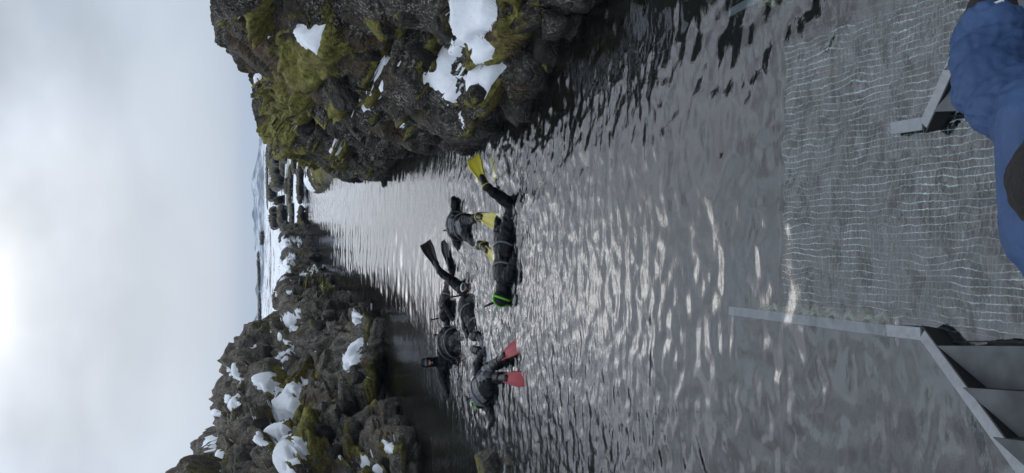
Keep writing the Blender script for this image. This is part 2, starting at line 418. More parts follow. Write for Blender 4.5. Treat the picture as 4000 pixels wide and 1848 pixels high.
def right_moss(px, py, up, P, q):
    n = fbm(q * 0.8, 3).reshape(px.shape); n2 = fbm(q * 2.1 + 40, 3).reshape(px.shape)
    m_ = 0.615 + 0.5 * (up - 0.35) + 0.30 * n + 0.22 * n2
    # hummock-covered upper slope and the green shoulder beside the open water
    for cx_, cy_, rx, ry, k in ((1180, 60, 160, 120, .30), (1130, 300, 120, 160, .35), (1080, 480, 90, 110, .45), (1330, 120, 90, 90, .25), (1640, 200, 60, 60, .3), (1820, 340, 60, 50, .35),
                                (1980, 120, 70, 110, .30), (1960, 290, 60, 50, .3), (1320, 600, 35, 60, .35), (1260, 250, 90, 80, .25),
                                (1450, 120, 110, 80, -.35), (1420, 520, 110, 110, -.45), (1700, 470, 120, 90, -.35), (2150, 220, 90, 130, -.7), (1860, 90, 60, 60, -.3),
                                (1580, 330, 100, 70, -.15), (960, 180, 80, 120, -.25)):
        m_ = m_ + k * np.exp(-(((px - cx_) / rx) ** 2 + ((py - cy_) / ry) ** 2))
    return np.clip(m_ * sstep(0.05, 0.4, P[..., 2]), 0, 1)
def right_heath(px, py, up, P, q):
    n = fbm(q * 1.2 + 90, 4).reshape(px.shape)
    h = 0.25 + 0.45 * n
    for cx_, cy_, rx, ry, k in ((1000, 200, 150, 160, .40), (1080, 100, 80, 110, .25), (1920, 110, 60, 80, .5), (1180, 380, 90, 60, .25)):
        h = h + k * np.exp(-(((px - cx_) / rx) ** 2 + ((py - cy_) / ry) ** 2))
    return np.clip(h, 0, 1)
RC.finish(right_moss, right_heath, MAT_CLIFF)
RIGHT_SNOW = [
 [(1154,101),(1204,124),(1251,147),(1255,178),(1247,221),(1232,202),(1197,163),(1169,136)],
 [(1410,353),(1433,361),(1450,353),(1438,310),(1446,287),(1482,285),(1482,299),(1466,310),(1466,326),(1494,353),(1490,380),(1470,388),(1484,411),(1460,404),(1443,376)],
 [(1560,151),(1578,126),(1607,114),(1611,147),(1603,186),(1581,219),(1568,198)],
 [(1645,268),(1694,204),(1781,201),(1793,233),(1770,246),(1737,250),(1762,272),(1770,303),(1797,310),(1793,351),(1770,343),(1756,307),(1737,312),(1721,324),(1698,301),(1675,324),(1653,303)],
 [(1739,334),(1756,328),(1768,365),(1781,353),(1781,406),(1754,382)],
 [(1766,31),(1772,-60),(1937,-60),(1925,39),(1946,74),(1902,80),(1931,116),(1880,109),(1849,128),(1865,155),(1911,186),(1956,225),(1960,272),(1975,312),(1935,326),(1886,289),(1855,258),(1859,202),(1832,157),(1797,128),(1773,85)],
 [(1948,206),(1981,184),(2022,203),(2030,227),(1997,227),(1964,235)],
 [(1789,464),(1805,460),(1809,495),(1797,499)],
 [(1296,574),(1313,545),(1334,586),(1321,599),(1303,596)],
 [(1385,395),(1400,400),(1400,430),(1388,436)],
 [(998,288),(1018,292),(1022,312),(1008,316)],
 [(1560,478),(1578,480),(1576,500),(1562,500)]]
for p_ in RIGHT_SNOW: RC.snow(p_, 0.09)

# ---- cliff on the camera's left
left_s = [sect(1200, 880, 1105, 880, 58, -1, (0, 4, -.6), 0.0), sect(1222, 955, 1110, 925, 50, -1, (1, 8, .2)), sect(1252, 1050, 1118, 1020, 43, -1, (2, 8, .2)),
          sect(1318, 1140, 1120, 1110, 35, -1, (4, 8, .1)), sect(1405, 1185, 1122, 1180, 28.5, -1, (5, 8, 0)), sect(1460, 1205, 1100, 1235, 26, -1, (5, 8, 0)),
          sect(1490, 1250, 1060, 1295, 25, -1), sect(1490, 1330, 945, 1345, 24.5, -1), sect(1492, 1420, 905, 1400, 24, -1), sect(1505, 1510, 872, 1525, 23, -1),
          sect(1550, 1610, 835, 1605, 21.5, -1), sect(1605, 1700, 830, 1700, 20, -1), sect(1650, 1800, 850, 1840, 18, -1), sect(1690, 1950, 820, 2050, 16, -1), sect(1800, 2300, 700, 2500, 13, -1), sect(2000, 3000, 300, 3200, 10, -1)]
LC = Cliff('cliff_left', left_s, [14, 50, 70, 80, 34, 14], 640, 0, -1, np.array((53.0, 21.0, 7.0)), (0.9, 0.9, 1.2), 0.85)
def left_moss(px, py, up, P, q):
    n = fbm(q * 0.9, 3).reshape(px.shape); n2 = fbm(q * 2.4 + 40, 3).reshape(px.shape)
    m_ = 0.42 + 0.38 * (up - 0.4) + 0.34 * n + 0.22 * n2
    for cx_, cy_, rx, ry, k in ((1180, 1560, 60, 110, .40), (1200, 1700, 60, 110, .35), (1095, 1490, 35, 60, .40), (1440, 1230, 40, 120, .45), (1450, 1500, 30, 120, .45), (1500, 1760, 90, 90, .45), (880, 1560, 50, 90, .30),
                                (870, 1790, 50, 60, .45), (910, 1400, 30, 60, .3), (1080, 1170, 40, 50, .35), (1130, 1330, 30, 60, .25), (1280, 1110, 50, 40, .3),
                                (1000, 1450, 70, 80, -.3), (1000, 1660, 70, 90, -.35), (1280, 1280, 110, 110, -.25), (1320, 1560, 90, 110, -.4), (1000, 1790, 60, 70, -.2)):
        m_ = m_ + k * np.exp(-(((px - cx_) / rx) ** 2 + ((py - cy_) / ry) ** 2))
    return np.clip(m_ * sstep(0.03, 0.3, P[..., 2]), 0, 1)
def left_heath(px, py, up, P, q):
    return np.clip(0.20 + 0.5 * fbm(q * 1.2 + 90, 4).reshape(px.shape), 0, 1)
LC.finish(left_moss, left_heath, MAT_CLIFF_L)
def L5(pts): return [(700 + x * .776, 924 + y * .776) for x, y in pts]
LEFT_SNOW = [L5(p_) for p_ in [
 [(380,740),(410,700),(470,680),(490,640),(540,590),(545,545),(570,540),(565,560),(540,610),(500,650),(480,700),(480,740),(520,790),(560,780),(580,745),(595,715),(650,720),(610,760),(600,800),(605,850),(560,920),(490,900),(480,870),(425,870),(450,830),(440,790),(430,770)],
 [(560,905),(555,970),(560,1020),(590,1030),(630,1010),(640,1070),(615,1130),(610,1240),(545,1240),(510,1140),(500,1090),(495,1020),(460,1045),(400,1045),(405,1000),(390,960),(395,910),(410,885),(415,940),(440,950),(475,925),(485,900)],
 [(250,665),(290,655),(300,700),(315,725),(290,715),(275,690),(255,682)],
 [(245,850),(270,810),(310,788),(327,795),(287,840),(265,877)],
 [(165,970),(190,965),(190,1000),(172,1040),(190,1080),(210,1090),(195,1190),(195,1240),(130,1240),(120,1130),(125,1080),(140,1030)],
 [(838,672),(848,590),(880,540),(915,508),(927,530),(892,570),(907,620),(875,652),(865,622),(857,672)],
 [(943,763),(970,778),(982,800),(960,822),(946,800)],
 [(768,1100),(810,1088),(817,1110),(792,1160),(775,1195),(763,1140)],
 [(543,430),(570,388),(617,363),(577,420),(587,472),(558,457)],
 [(483,222),(520,150),(545,108),(592,78),(577,130),(542,190),(510,227)],
 [(583,227),(620,183),(640,173),(677,153),(682,180),(640,192),(610,227)],
 [(498,385),(512,410),(517,470),(505,532),(493,450)],
 [(883,380),(900,373),(922,400),(905,432),(888,442)],
 [(928,1150),(943,1098),(960,1110),(950,1160),(955,1200),(930,1200)],
 [(1003,1033),(1025,1030),(1080,1060),(1070,1072),(1010,1062)],
 [(205,880),(180,870),(175,900),(205,895)],
 [(990,1130),(1010,1120),(1012,1200),(992,1200)],
 [(375,545),(388,540),(385,565),(374,565)],
 [(550,280),(572,278),(573,290),(552,292)],
 [(440,300),(470,240),(480,250),(470,300)],
 [(535,20),(580,10),(620,20),(610,50),(560,30)],
 [(700,140),(712,140),(708,165),(698,165)]]]
LEFT_SNOW += [[(1030,900),(1060,890),(1075,900),(1090,940),(1130,930),(1170,940),(1160,960),(1100,975),(1080,960),(1060,1000),(1085,1040),(1075,1090),(1055,1080),(1050,1010),(1035,960)],
              [(1130,1030),(1150,1010),(1160,1000),(1145,1050),(1120,1080),(1105,1080)],
              [(1215,1050),(1245,1034),(1250,1050),(1228,1068)],
              [(1145,1103),(1190,1060),(1195,1075),(1165,1105)]]
for i_, p_ in enumerate(LEFT_SNOW): LC.snow(p_, 0.20 if i_ < 2 else 0.10, even=70 if i_ < 2 else 16)
# the plateau behind the left-hand rocks lies under unbroken snow, thin and patchy near its edge
tix = np.arange(LC.P.shape[1])[None, :] + 0 * LC.px
pl = (tix > 14 + 50 + 70 + 80 + 16) & (fbm(LC.q * (0.9, 0.9, 0.9) + 3, 3).reshape(LC.px.shape) > -0.25) & (LC.py < 1330)
LC.snow(None, 0.16, pl, 'snow_field')
tir = np.arange(RC.P.shape[1])[None, :] + 0 * RC.px

# ------------------------------------------------------------------ loose boulders bedded in the banks
def rock_mesh(seed, npts=13, rough=0.07):
    """an angular block: hull of a few points, its edges worn, its faces roughened"""
    r = np.random.default_rng(seed); bm = bmesh.new()
    for _ in range(npts):
        n = r.normal(size=3); n /= np.abs(n).max() ** 0.6 * np.linalg.norm(n) ** 0.4; bm.verts.new(n * r.uniform(0.8, 1.0))
    res = bmesh.ops.convex_hull(bm, input=list(bm.verts))
    bmesh.ops.delete(bm, geom=[x for x in bm.verts if not x.link_faces], context='VERTS')
    bmesh.ops.dissolve_limit(bm, angle_limit=R(14), verts=bm.verts, edges=bm.edges)
    bmesh.ops.bevel(bm, geom=list(bm.edges), offset=0.07, segments=1, affect='EDGES', profile=0.6)
    bmesh.ops.triangulate(bm, faces=bm.faces)
    for _ in range(3):
        lg = [e for e in bm.edges if e.calc_length() > 0.16]
        if lg: bmesh.ops.subdivide_edges(bm, edges=lg, cuts=1); bmesh.ops.triangulate(bm, faces=bm.faces)
    v = np.array([x.co[:] for x in bm.verts])
    a1, b1, v1, t1 = worley(v * 1.9 + seed)
    v = v * (1 + rough * (0.7 * fbm(v * 2.3 + seed * 3.1, 4) + 1.2 * (v1 - 0.5)))[:, None]
    for x, c in zip(bm.verts, v): x.co = c
    me = bpy.data.meshes.new('boulder'); bm.to_mesh(me); bm.free()
    k = np.clip((v[:, 2] - 0.25) * 0.9 + 0.5 * fbm(v * 2 + seed, 3) + (seed % 3) * 0.20 - 0.2, 0, 1)
    for nm, a in (('moss', k), ('heath', 0 * k + 0.2)):
        at = me.attributes.new(nm, 'FLOAT', 'POINT'); at.data.foreach_set('value', a.astype(np.float32))
    me.materials.append(MAT_BOULDER)
    return me
MAT_BOULDER = cliff_material('boulder rock', 1.9)
ROCKS = [rock_mesh(100 + i) for i in range(9)]
def set_boulder(cl, px, py, size, k=None, sink=0.68, flat=0.75):
    """bed a boulder where the bank shows at this spot of the survey"""
    dist = (cl.px - px) ** 2 + (cl.py - py) ** 2
    near = dist < 14 ** 2
    if not near.any(): near = dist <= dist.min() + 1
    d2 = np.linalg.norm(cl.Pd - np.array(CH), axis=2); d2 = np.where(near, d2, 1e9)
    i = np.unravel_index(np.argmin(d2), d2.shape)
    p = cl.Pd[i] - cl.N[i] * size * sink
    o = bpy.data.objects.new('boulder', ROCKS[random.randrange(9) if k is None else k]); COL.objects.link(o); o.parent = cl.o
    o.location = p; o.rotation_euler = (random.uniform(-.5, .5), random.uniform(-.5, .5), random.uniform(0, 6.28))
    o.scale = (size * random.uniform(.85, 1.25), size * random.uniform(.8, 1.2), size * random.uniform(flat * .85, flat * 1.2))
    if cl is RC: o.material_slots[0].link = 'OBJECT'; o.material_slots[0].material = MAT_CLIFF
    return o
for px_, py_, s_ in ((985,1400,.55),(930,1370,.35),(985,1480,.5),(960,1640,.55),(1000,1610,.4),(960,1740,.6),(1040,1640,.22),(1060,1680,.13),(1240,1420,.5),(1190,1370,.35),(1320,1560,.55),(1260,1660,.5),(1380,1640,.4),
                     (1300,1300,.45),(1240,1250,.4),(1380,1290,.35),(1150,1270,.35),(1120,1300,.25),(1210,1180,.35),(1300,1190,.3),(1380,1180,.28),(1100,1130,.3),(1075,1120,.28),(1060,1230,.4),(1160,1130,.25),(1250,1120,.3),
                     (1420,1390,.3),(1350,1450,.4),(1420,1560,.3),(1290,1760,.5),(1150,1800,.4),(1350,1800,.4),(1430,1700,.35),(1480,1790,.4),(1540,1800,.35),(1500,1720,.3),(880,1640,.35),(860,1500,.25),(840,1570,.2),
                     (1060,880,.5),(1085,850,.5),(1075,930,.45),(1110,980,.4),(1085,1010,.35),(1100,940,.35),(1150,980,.4),(1130,900,.4),(1180,900,.4),(1200,960,.45),(1200,1010,.4),(1170,1040,.3),(1150,1060,.25),(1095,1070,.3),(1110,830,.5),(1150,860,.4),(1230,1000,.35),(1260,1040,.35)):
    if s_ >= .4 or py_ < 1100: set_boulder(LC, px_, py_, s_, sink=0.8)
for px_, py_, s_ in ((2190,200,.34),(2150,300,.26),(2230,110,.3),(2080,310,.22),(1500,690,.5),(1460,640,.5),(1430,560,.5),(1380,620,.45),(1500,560,.4),(1620,540,.4),(1660,500,.3),(1560,430,.35),(1700,430,.35),
                     (1620,300,.3),(1480,150,.4),(1560,60,.4),(1680,100,.3),(1850,420,.2),(1860,500,.16),(1830,560,.14),(1870,560,.09),(1690,340,.3),(1330,420,.4),(1240,560,.4),(1180,560,.4),(1400,240,.3),(2260,40,.3),(2060,60,.25)):
    set_boulder(RC, px_, py_, s_, sink=0.75)

# dead grass hanging off the ledges
def grass_tuft(cl, px, py, n, ln, seed):
    r = np.random.default_rng(seed)
    dist = (cl.px - px) ** 2 + (cl.py - py) ** 2; near = dist < 45 ** 2
    if not near.any(): return ([], [])
    idx = np.argwhere(near); d2 = np.linalg.norm(cl.Pd - np.array(CH), axis=2)
    idx = idx[np.argsort(d2[near])][: max(8, int(len(idx) * 0.7))]
    V, F = [], []
    for _ in range(n // 4):
        i, j = idx[r.integers(len(idx))]; p = cl.Pd[i, j]; nn = cl.N[i, j]
        dr = nn * 0.45 + r.normal(size=3) * 0.35 + np.array((0, 0, 0.25)); L = ln * r.uniform(0.4, 0.9)
        wv = np.cross(dr, (0.3, 1, 0.1)); wv = wv / np.linalg.norm(wv) * 0.004
        pts = [p + dr * L * t + np.array((0, 0, -1.0)) * L * 1.1 * t * t for t in (0, .35, .7, 1)]
        o = len(V)
        for t, q_ in zip((1, .9, .6, .1), pts): V += [q_ - wv * t, q_ + wv * t]
        F += [(o + 2 * k, o + 2 * k + 1, o + 2 * k + 3, o + 2 * k + 2) for k in range(3)]
    return V, F
MAT_STRAW = simple('dead grass', (0.16, 0.11, 0.055), 0.8, 30, 0.5)
gv = merge(*[grass_tuft(RC, a, b, n_, l_, i) for i, (a, b, n_, l_) in enumerate(((1915,90,260,.16),(1900,30,200,.16),(1950,130,220,.15),(1870,120,160,.13),(2000,180,180,.14),(1960,200,150,.13),(1990,330,200,.13),(2040,360,180,.12),(1960,360,150,.12),(2080,60,160,.14),(1850,460,160,.12),(1800,440,120,.12),(1820,500,140,.12)))])
go = link('grass', mesh('grass', *gv), MAT_STRAW, None, False); tag(go, 'dead straw-brown grass hanging from the ledges of the dark right-hand rocks', 'grass', kind='stuff')
def twigs(cl, px, py, n, ln, seed): return grass_tuft(cl, px, py, n, ln, seed)
gv = merge(*[grass_tuft(LC, a, b, n_, l_, 50 + i) for i, (a, b, n_, l_) in enumerate(((880,1370,90,.2),(870,1420,90,.2),(840,1530,80,.2),(1000,1500,0,.2),(1500,1700,160,.14),(1480,1500,160,.13),(1470,1250,160,.13),(1060,1200,120,.25)))])
go = link('grass', mesh('grass', *gv), MAT_STRAW, None, False); tag(go, 'sparse brown grass along the edges of the left-hand rocks', 'grass', kind='stuff')
# ------------------------------------------------------------------ lake bed, far land, mountains
MAT_BED = simple('lake bed', (0.006, 0.008, 0.0085), 0.9, 6, 0.6)
v = [(-60, -8, -3.2), (60, -8, -3.2), (80, 75, -2.4), (-80, 75, -2.4)]
tag(link('lake_bed', mesh('lake_bed', v, [(0, 1, 2, 3)]), MAT_BED), kind='structure')

def far_land():
    ny, nx = 200, 260
    yy = 56 * (1600 / 56) ** (np.linspace(0, 1, ny)); X = np.linspace(-1, 1, nx)
    P = np.zeros((ny, nx, 3))
    P[..., 1] = yy[:, None] + 3.0 * perlin(np.stack([X * 9, 0 * X + 3, 0 * X], 1))[None, :] * (56 / yy[:, None])
    P[..., 0] = X[None, :] * yy[:, None] * 1.1
    f = P.reshape(-1, 3)
    n = fbm(f * (0.05, 0.05, 1) * 1.0, 4)
    yf = f[:, 1]
    z = np.interp(yf, [50, 58, 62, 75, 110, 250, 600, 1700], [-1.2, 0.02, 0.30, 0.55, 0.95, 1.6, 2.3, 2.6])
    # the ground climbs on the left into the long snow slope
    lf = sstep(-0.02, -0.25, f[:, 0] / yf); z = z + lf * np.interp(yf, [58, 90, 200, 1000], [0.2, 1.0, 2.8, 12.5])
    z = z + 0.35 * n * np.interp(yf, [56, 90, 300], [0.5, 1.0, 2.0])
    f[:, 2] = z
    me = mesh('snowfield', f, grid_faces(ny, nx)[:, ::-1])
    q = Mat('snowy heath'); p = q.pos()
    s = q.n('ShaderNodeMapping', {'Vector': p, 'Scale': (0.12, 0.12, 2.2)}).outputs[0]
    a = q.noise(s, 1.0, 7, 0.62); b = q.noise(s, 6.0, 5, 0.6)
    k = q.rng(q.mth('ADD', q.mth('MULTIPLY', a, 0.65), q.mth('MULTIPLY', b, 0.35)), 0.525, 0.56)
    c = q.mix(k, rgb(0.84, 0.86, 0.90), q.mix(b, rgb(0.03, 0.028, 0.02), rgb(0.10, 0.085, 0.04)))
    o = link('snowfield', me, q.bsdf(c, 0.8, a, 0.3, 0.2)); tag(o, kind='structure')
    return o
FL = far_land()
# low ledges of rock with snow between them along the far shore, each bedded in the snowfield
def ledge_mesh(seed):
    r = np.random.default_rng(seed); nx, na = 60, 18
    V = []
    for i in range(nx):
        t = i / (nx - 1); e = math.sqrt(max(0.0, 1 - (2 * t - 1) ** 4)) * 0.9 + 0.04
        for k in range(na):
            a = math.pi * 2 * k / na
            V.append((2 * t - 1, math.cos(a) * e, math.sin(a) * e))
    V = np.array(V); d = 1 + 0.55 * fbm(V * (7, 1.5, 1.5) + seed, 5, 2.03, 0.6)
    V[:, 1:] *= d[:, None]; V[:, 1] += 0.5 * perlin(V * (2.2, 0, 0) + seed)
    F = [(i * na + k, i * na + (k + 1) % na, (i + 1) * na + (k + 1) % na, (i + 1) * na + k) for i in range(nx - 1) for k in range(na)]
    F += [tuple(range(na - 1, -1, -1)), tuple(range((nx - 1) * na, nx * na))]
    me = mesh('rock_ledge', V, F)
    k = np.clip(0.0 + V[:, 2] * 0.45 + 0.4 * fbm(V * (6, 1, 1), 3), 0, 1)
    for nm, a in (('moss', k), ('heath', 0 * k + 0.35)):
        at = me.attributes.new(nm, 'FLOAT', 'POINT'); at.data.foreach_set('value', a.astype(np.float32))
    me.materials.append(MAT_BOULDER); me.polygons.foreach_set('use_smooth', np.ones(len(me.polygons), bool))
    return me
LED = [ledge_mesh(i) for i in range(5)]
def ledge(x0, y0, x1, y1, dist, thick, h):
    """a ledge between two surveyed ends at a distance"""
    A, B = at_y(x0, y0, dist), at_y(x1, y1, dist); c = (A + B) / 2
    o = bpy.data.objects.new('rock_ledge', LED[random.randrange(5)]); COL.objects.link(o); o.parent = FL
    o.location = c; o.scale = ((B - A).length / 2, thick, h); o.rotation_euler = (0, math.atan2(-(B - A).z, abs((B - A).x)) if B.x > A.x else math.atan2(-(A - B).z, abs((B - A).x)), 0)
    return o
for a in ((1172, 800, 1170, 640, 59, .7, .27), (1132, 800, 1134, 640, 70, .7, .22), (1152, 680, 1150, 600, 65, 1., .3), (1122, 760, 1128, 690, 78, .8, .42), (1110, 690, 1105, 600, 88, 1.5, .45),
          (1080, 750, 1082, 640, 100, 4, .8), (1072, 700, 1074, 610, 108, 4, .7), (1095, 740, 1092, 680, 92, 2, .8), (1060, 660, 1058, 590, 130, 4, .8), (1057, 600, 1052, 430, 160, 4, .6), (1085, 560, 1090, 470, 110, 3, .5),
          (1070, 520, 1075, 490, 125, 2, .35), (1100, 600, 1098, 560, 95, 2, .5), (1062, 790, 1058, 720, 120, 3, .7), (1100, 800, 1090, 765, 84, 1.2, .8), (1046, 820, 1043, 560, 260, 5, .6), (1120, 640, 1120, 590, 80, 2, .5),
          (1178, 950, 1176, 800, 58, .8, .3), (1142, 935, 1140, 790, 68, .8, .28), (1105, 905, 1100, 795, 80, 1.5, .5), (1072, 900, 1068, 805, 95, 2, .6), (1016, 1290, 1013, 1140, 180, 4, .4), (1014, 1140, 1008, 980, 190, 4, .4), (1022, 960, 1026, 900, 200, 5, .6)):
    ledge(*a)
# a spit of snowy rock on the right before the far shore
SP = empty('rock_spit', on_z(1275, 660, 0)); tag(SP, 'low snow-capped mossy spit of rock at the waterline behind the right-hand cliff', 'rock')
def spit():
    n, k = 90, 60; P = np.zeros((n, k, 3))
    A = np.array(on_z(1296, 560, 0)); B = np.array(on_z(1278, 738, 0))
    t = np.linspace(0, 1, n)
    for i in range(n):
        c = A + (B - A) * t[i]; e = (1 - t[i] ** 5) ** 0.5
        for j in range(k):
            s_ = j / (k - 1)
            P[i, j] = c + np.array((0, (s_ - 0.16) * 17 * (0.25 + 0.75 * e), -0.4 + 1.15 * e * (1 - (1 - min(1, s_ * 2.6)) ** 2) * (1 - sstep(0.62, 1.0, s_)) ))
    f = P.reshape(-1, 3); d = 0.20 * fbm(f * 0.9, 4) + 0.08 * fbm(f * 3, 3); f[:, 2] += d; f[:, 1] += 0.5 * fbm(f * 0.7 + 30, 3)
    me = mesh('rock', f - np.array(SP.location), grid_faces(n, k))
    for nm, a in (('moss', np.clip(0.5 + 0.6 * fbm(f * 0.8, 3), 0, 1)), ('heath', 0 * d + 0.5)):
        at = me.attributes.new(nm, 'FLOAT', 'POINT'); at.data.foreach_set('value', a.astype(np.float32))
    link('rock', me, MAT_CLIFF, SP)
    S = blur(P.reshape(n, k, 3), 3) + np.array((0, 0, 0.07)); jj = np.arange(k)[None, :] / (k - 1)
    keep = (jj > 0.30 + 0.10 * fbm(f * 0.6, 3).reshape(n, k)) & (fbm(f * (0.5, 0.35, 1) + 9, 3).reshape(n, k) > -0.15) & (t[:, None] < 0.93) & (jj < 0.9)
    F = grid_faces(n, k); F = F[keep.ravel()[F].all(1)]; u, inv = np.unique(F, return_inverse=True)
    link('snow_cap', mesh('snow_cap', S.reshape(-1, 3)[u] - np.array(SP.location), inv.reshape(F.shape)), MAT_SNOW, SP)
spit()

def mountains(dist, x0, x1, hmax, seed, name):
    nx, nz = 400, 60; X = np.linspace(x0, x1, nx); P = np.zeros((nx, nz, 3))
    ridge = hmax * (0.62 + 0.55 * fbm(np.stack([X * 0.0035, 0 * X + seed, 0 * X], 1), 5))
    for j in range(nz):
        s_ = j / (nz - 1)
        P[:, j, 0] = X; P[:, j, 1] = dist + s_ * 420; P[:, j, 2] = 1.0 + ridge * s_ ** 0.8
    f = P.reshape(-1, 3); s2 = np.tile(np.linspace(0, 1, nz), nx)
    g = fbm(f * (0.012, 0.004, 0.02) + seed, 5); f[:, 2] += hmax * 0.30 * g * s2; f[:, 1] += 90 * fbm(f * (0.01, 0, 0.03), 4)
    q = Mat(name); p = q.pos(); s = q.n('ShaderNodeMapping', {'Vector': p, 'Scale': (0.02, 0.008, 0.05)}).outputs[0]
    a = q.noise(s, 1.0, 8, 0.68)
    c = q.mix(q.rng(a, 0.42, 0.56), rgb(0.78, 0.80, 0.84), rgb(0.07, 0.07, 0.075))
    o = link('mountains', mesh('mountains', f, grid_faces(nx, nz)), q.bsdf(c, 0.9)); tag(o, kind='structure')
mountains(1450, -900, 1400, 36, 4.0, 'snowy mountains')

# ------------------------------------------------------------------ water
def wave_height(x, y):
    p = np.stack([x, y, 0 * x], 1)
    wob = 0.25 * perlin(p * 0.7 + 3)
    A = 0.50 + 1.7 * np.exp(-(((y - 9.6) / 2.5) ** 2 + ((x + 0.4) / 3.6) ** 2)) - 0.25 * sstep(12, 22, y)
    A = A + 0.5 * np.exp(-(((y - 8.2) / 1.6) ** 2 + ((x - 1.2) / 1.3) ** 2)) + wob
    nearm = 1 - sstep(3.6, 6.5, y); far = sstep(11, 17, y) * sstep(-2.8, -1.4, x); midm = sstep(2.5, 4.0, y) * (1 - sstep(6.5, 8.5, y))
    h = nearm * (0.015 * perlin(p * (4.2, 5.2, 1) + 61) + 0.004 * perlin(p * (8, 10, 1) + 66)) + (0.012 + 0.034 * nearm) * perlin(p * (0.9, 1.5, 1)) + 0.007 * (1 + 0.3 * midm) * perlin(p * (2.3, 4.0, 1) + 9)
    h2 = 0.0080 * np.maximum(midm, .9 * nearm) * (1 + 0.9 * nearm * sstep(-.35, -.8, x)) * perlin(p * (6.5, 10.5, 1) + 71) + 0.0060 * (1 + 0.6 * midm) * perlin(p * (4.6, 8.0, 1) + 21) + (1 - .6 * nearm) * 0.0042 * perlin(p * (9, 16, 1) + 5) + (1 - .9 * nearm) * 0.0024 * perlin(p * (17, 28, 1) + 7)
    # rings of small wash spreading from the swimmers
    for cx_, cy_ in ((0.3, 8.9), (-0.9, 11.6), (-2.3, 9.9), (0.3, 10.7), (-0.8, 8.9)):
        d = np.sqrt((x - cx_) ** 2 + (y - cy_) ** 2); h2 = h2 + 0.004 * np.sin(d * 26 + 2.0 * perlin(p * 1.5)) * np.exp(-d / 0.8)
    return A * (h + h2 * (1 - .7 * far)) + far * (0.014 * perlin(p * (0.9, 1.8, 1) + 31) + 0.013 * perlin(p * (1.9, 3.4, 1) + 37) + 0.008 * perlin(p * (3.6, 5.5, 1) + 41))
def water():
    y = np.concatenate([np.linspace(-1.5, 1.4, 50, endpoint=False), np.linspace(1.4, 5, 170, endpoint=False), np.linspace(5, 14, 420, endpoint=False), 14 * (72 / 14) ** np.linspace(0, 1, 360)])
    nx = 520; X = np.linspace(0, 1, nx); yp = np.maximum(y, 0)
    P = np.zeros((len(y), nx, 3)); P[..., 1] = y[:, None]; x0 = -(2.2 + 0.42 * yp); x1 = 2.2 + 0.27 * yp
    P[..., 0] = x0[:, None] + X[None, :] * (x1 - x0)[:, None]
    f = P.reshape(-1, 3); f[:, 2] = wave_height(f[:, 0], f[:, 1])
    q = Mat('clear fissure water'); p = q.pos()
    s = q.n('ShaderNodeMapping', {'Vector': p, 'Scale': (1.0, 1.7, 1.0)}).outputs[0]
    a = q.noise(s, 9.0, 3, 0.55); b = q.noise(s, 34.0, 2, 0.5)
    bn = q.n('ShaderNodeBump', {'Height': q.mth('ADD', a, q.mth('MULTIPLY', b, 0.22)), 'Strength': q.mth('MULTIPLY', q.rng(q.n('ShaderNodeSeparateXYZ', {0: p}).outputs['Y'], 11.0, 24.0, 1.0, 0.25), q.rng(q.n('ShaderNodeSeparateXYZ', {0: p}).outputs['Y'], 4.0, 7.5, 0.16, 0.55)), 'Distance': 0.012}).outputs[0]
    fr = q.n('ShaderNodeFresnel', {'IOR': 1.68, 'Normal': bn}).outputs[0]
    g = q.n('ShaderNodeBsdfGlossy', {'Color': rgb(0.96, 0.97, 1.0), 'Roughness': 0.03, 'Normal': bn}).outputs[0]
    t = q.n('ShaderNodeBsdfRefraction', {'Color': rgb(0.90, 0.96, 0.97), 'Roughness': 0.0, 'IOR': 1.33, 'Normal': bn}).outputs[0]
    mx = q.n('ShaderNodeMixShader', {0: fr, 1: t, 2: g}).outputs[0]
    q.t.links.new(mx, q.out.inputs['Surface'])
    o = link('water', mesh('water', f, grid_faces(len(y), nx)[:, ::-1]), q.m); tag(o, kind='structure')
    return o
water()

# distant air
bm = bmesh.new(); bmesh.ops.create_cube(bm, size=1.0); hm_ = bpy.data.meshes.new('haze'); bm.to_mesh(hm_); bm.free()
q = Mat('cold air'); pv = q.n('ShaderNodeVolumePrincipled', {'Color': rgb(0.62, 0.78, 1.0), 'Density': 0.00035, 'Anisotropy': 0.0}); q.t.links.new(pv.outputs[0], q.out.inputs['Volume'])
ho_ = link('haze', hm_, q.m, None, False); ho_.location = (0, 900, 28); ho_.scale = (6000, 3000, 66); tag(ho_, 'thin cold haze over the plain', 'haze', kind='stuff')
# a low rock standing out of the water in the bottom left corner
RK = empty('rock', on_z(1925, 1815, 0)); tag(RK, 'small wet mossy rock rising from the water at the bottom edge, nearer than the bank', 'rock')
for px_, py_, s_, k_, dz in ((1915, 1840, .42, 4, -.10), (1960, 1870, .36, 2, -.14), (1985, 1800, .12, 6, -.05)):
    o = bpy.data.objects.new('stone', ROCKS[k_]); COL.objects.link(o); o.parent = RK
    o.location = on_z(px_, py_, 0) + Vector((0, 0, dz)) - RK.location; o.scale = (s_ * 1.25, s_, s_ * .75); o.rotation_euler = (.25, -.35, k_ * 1.3)
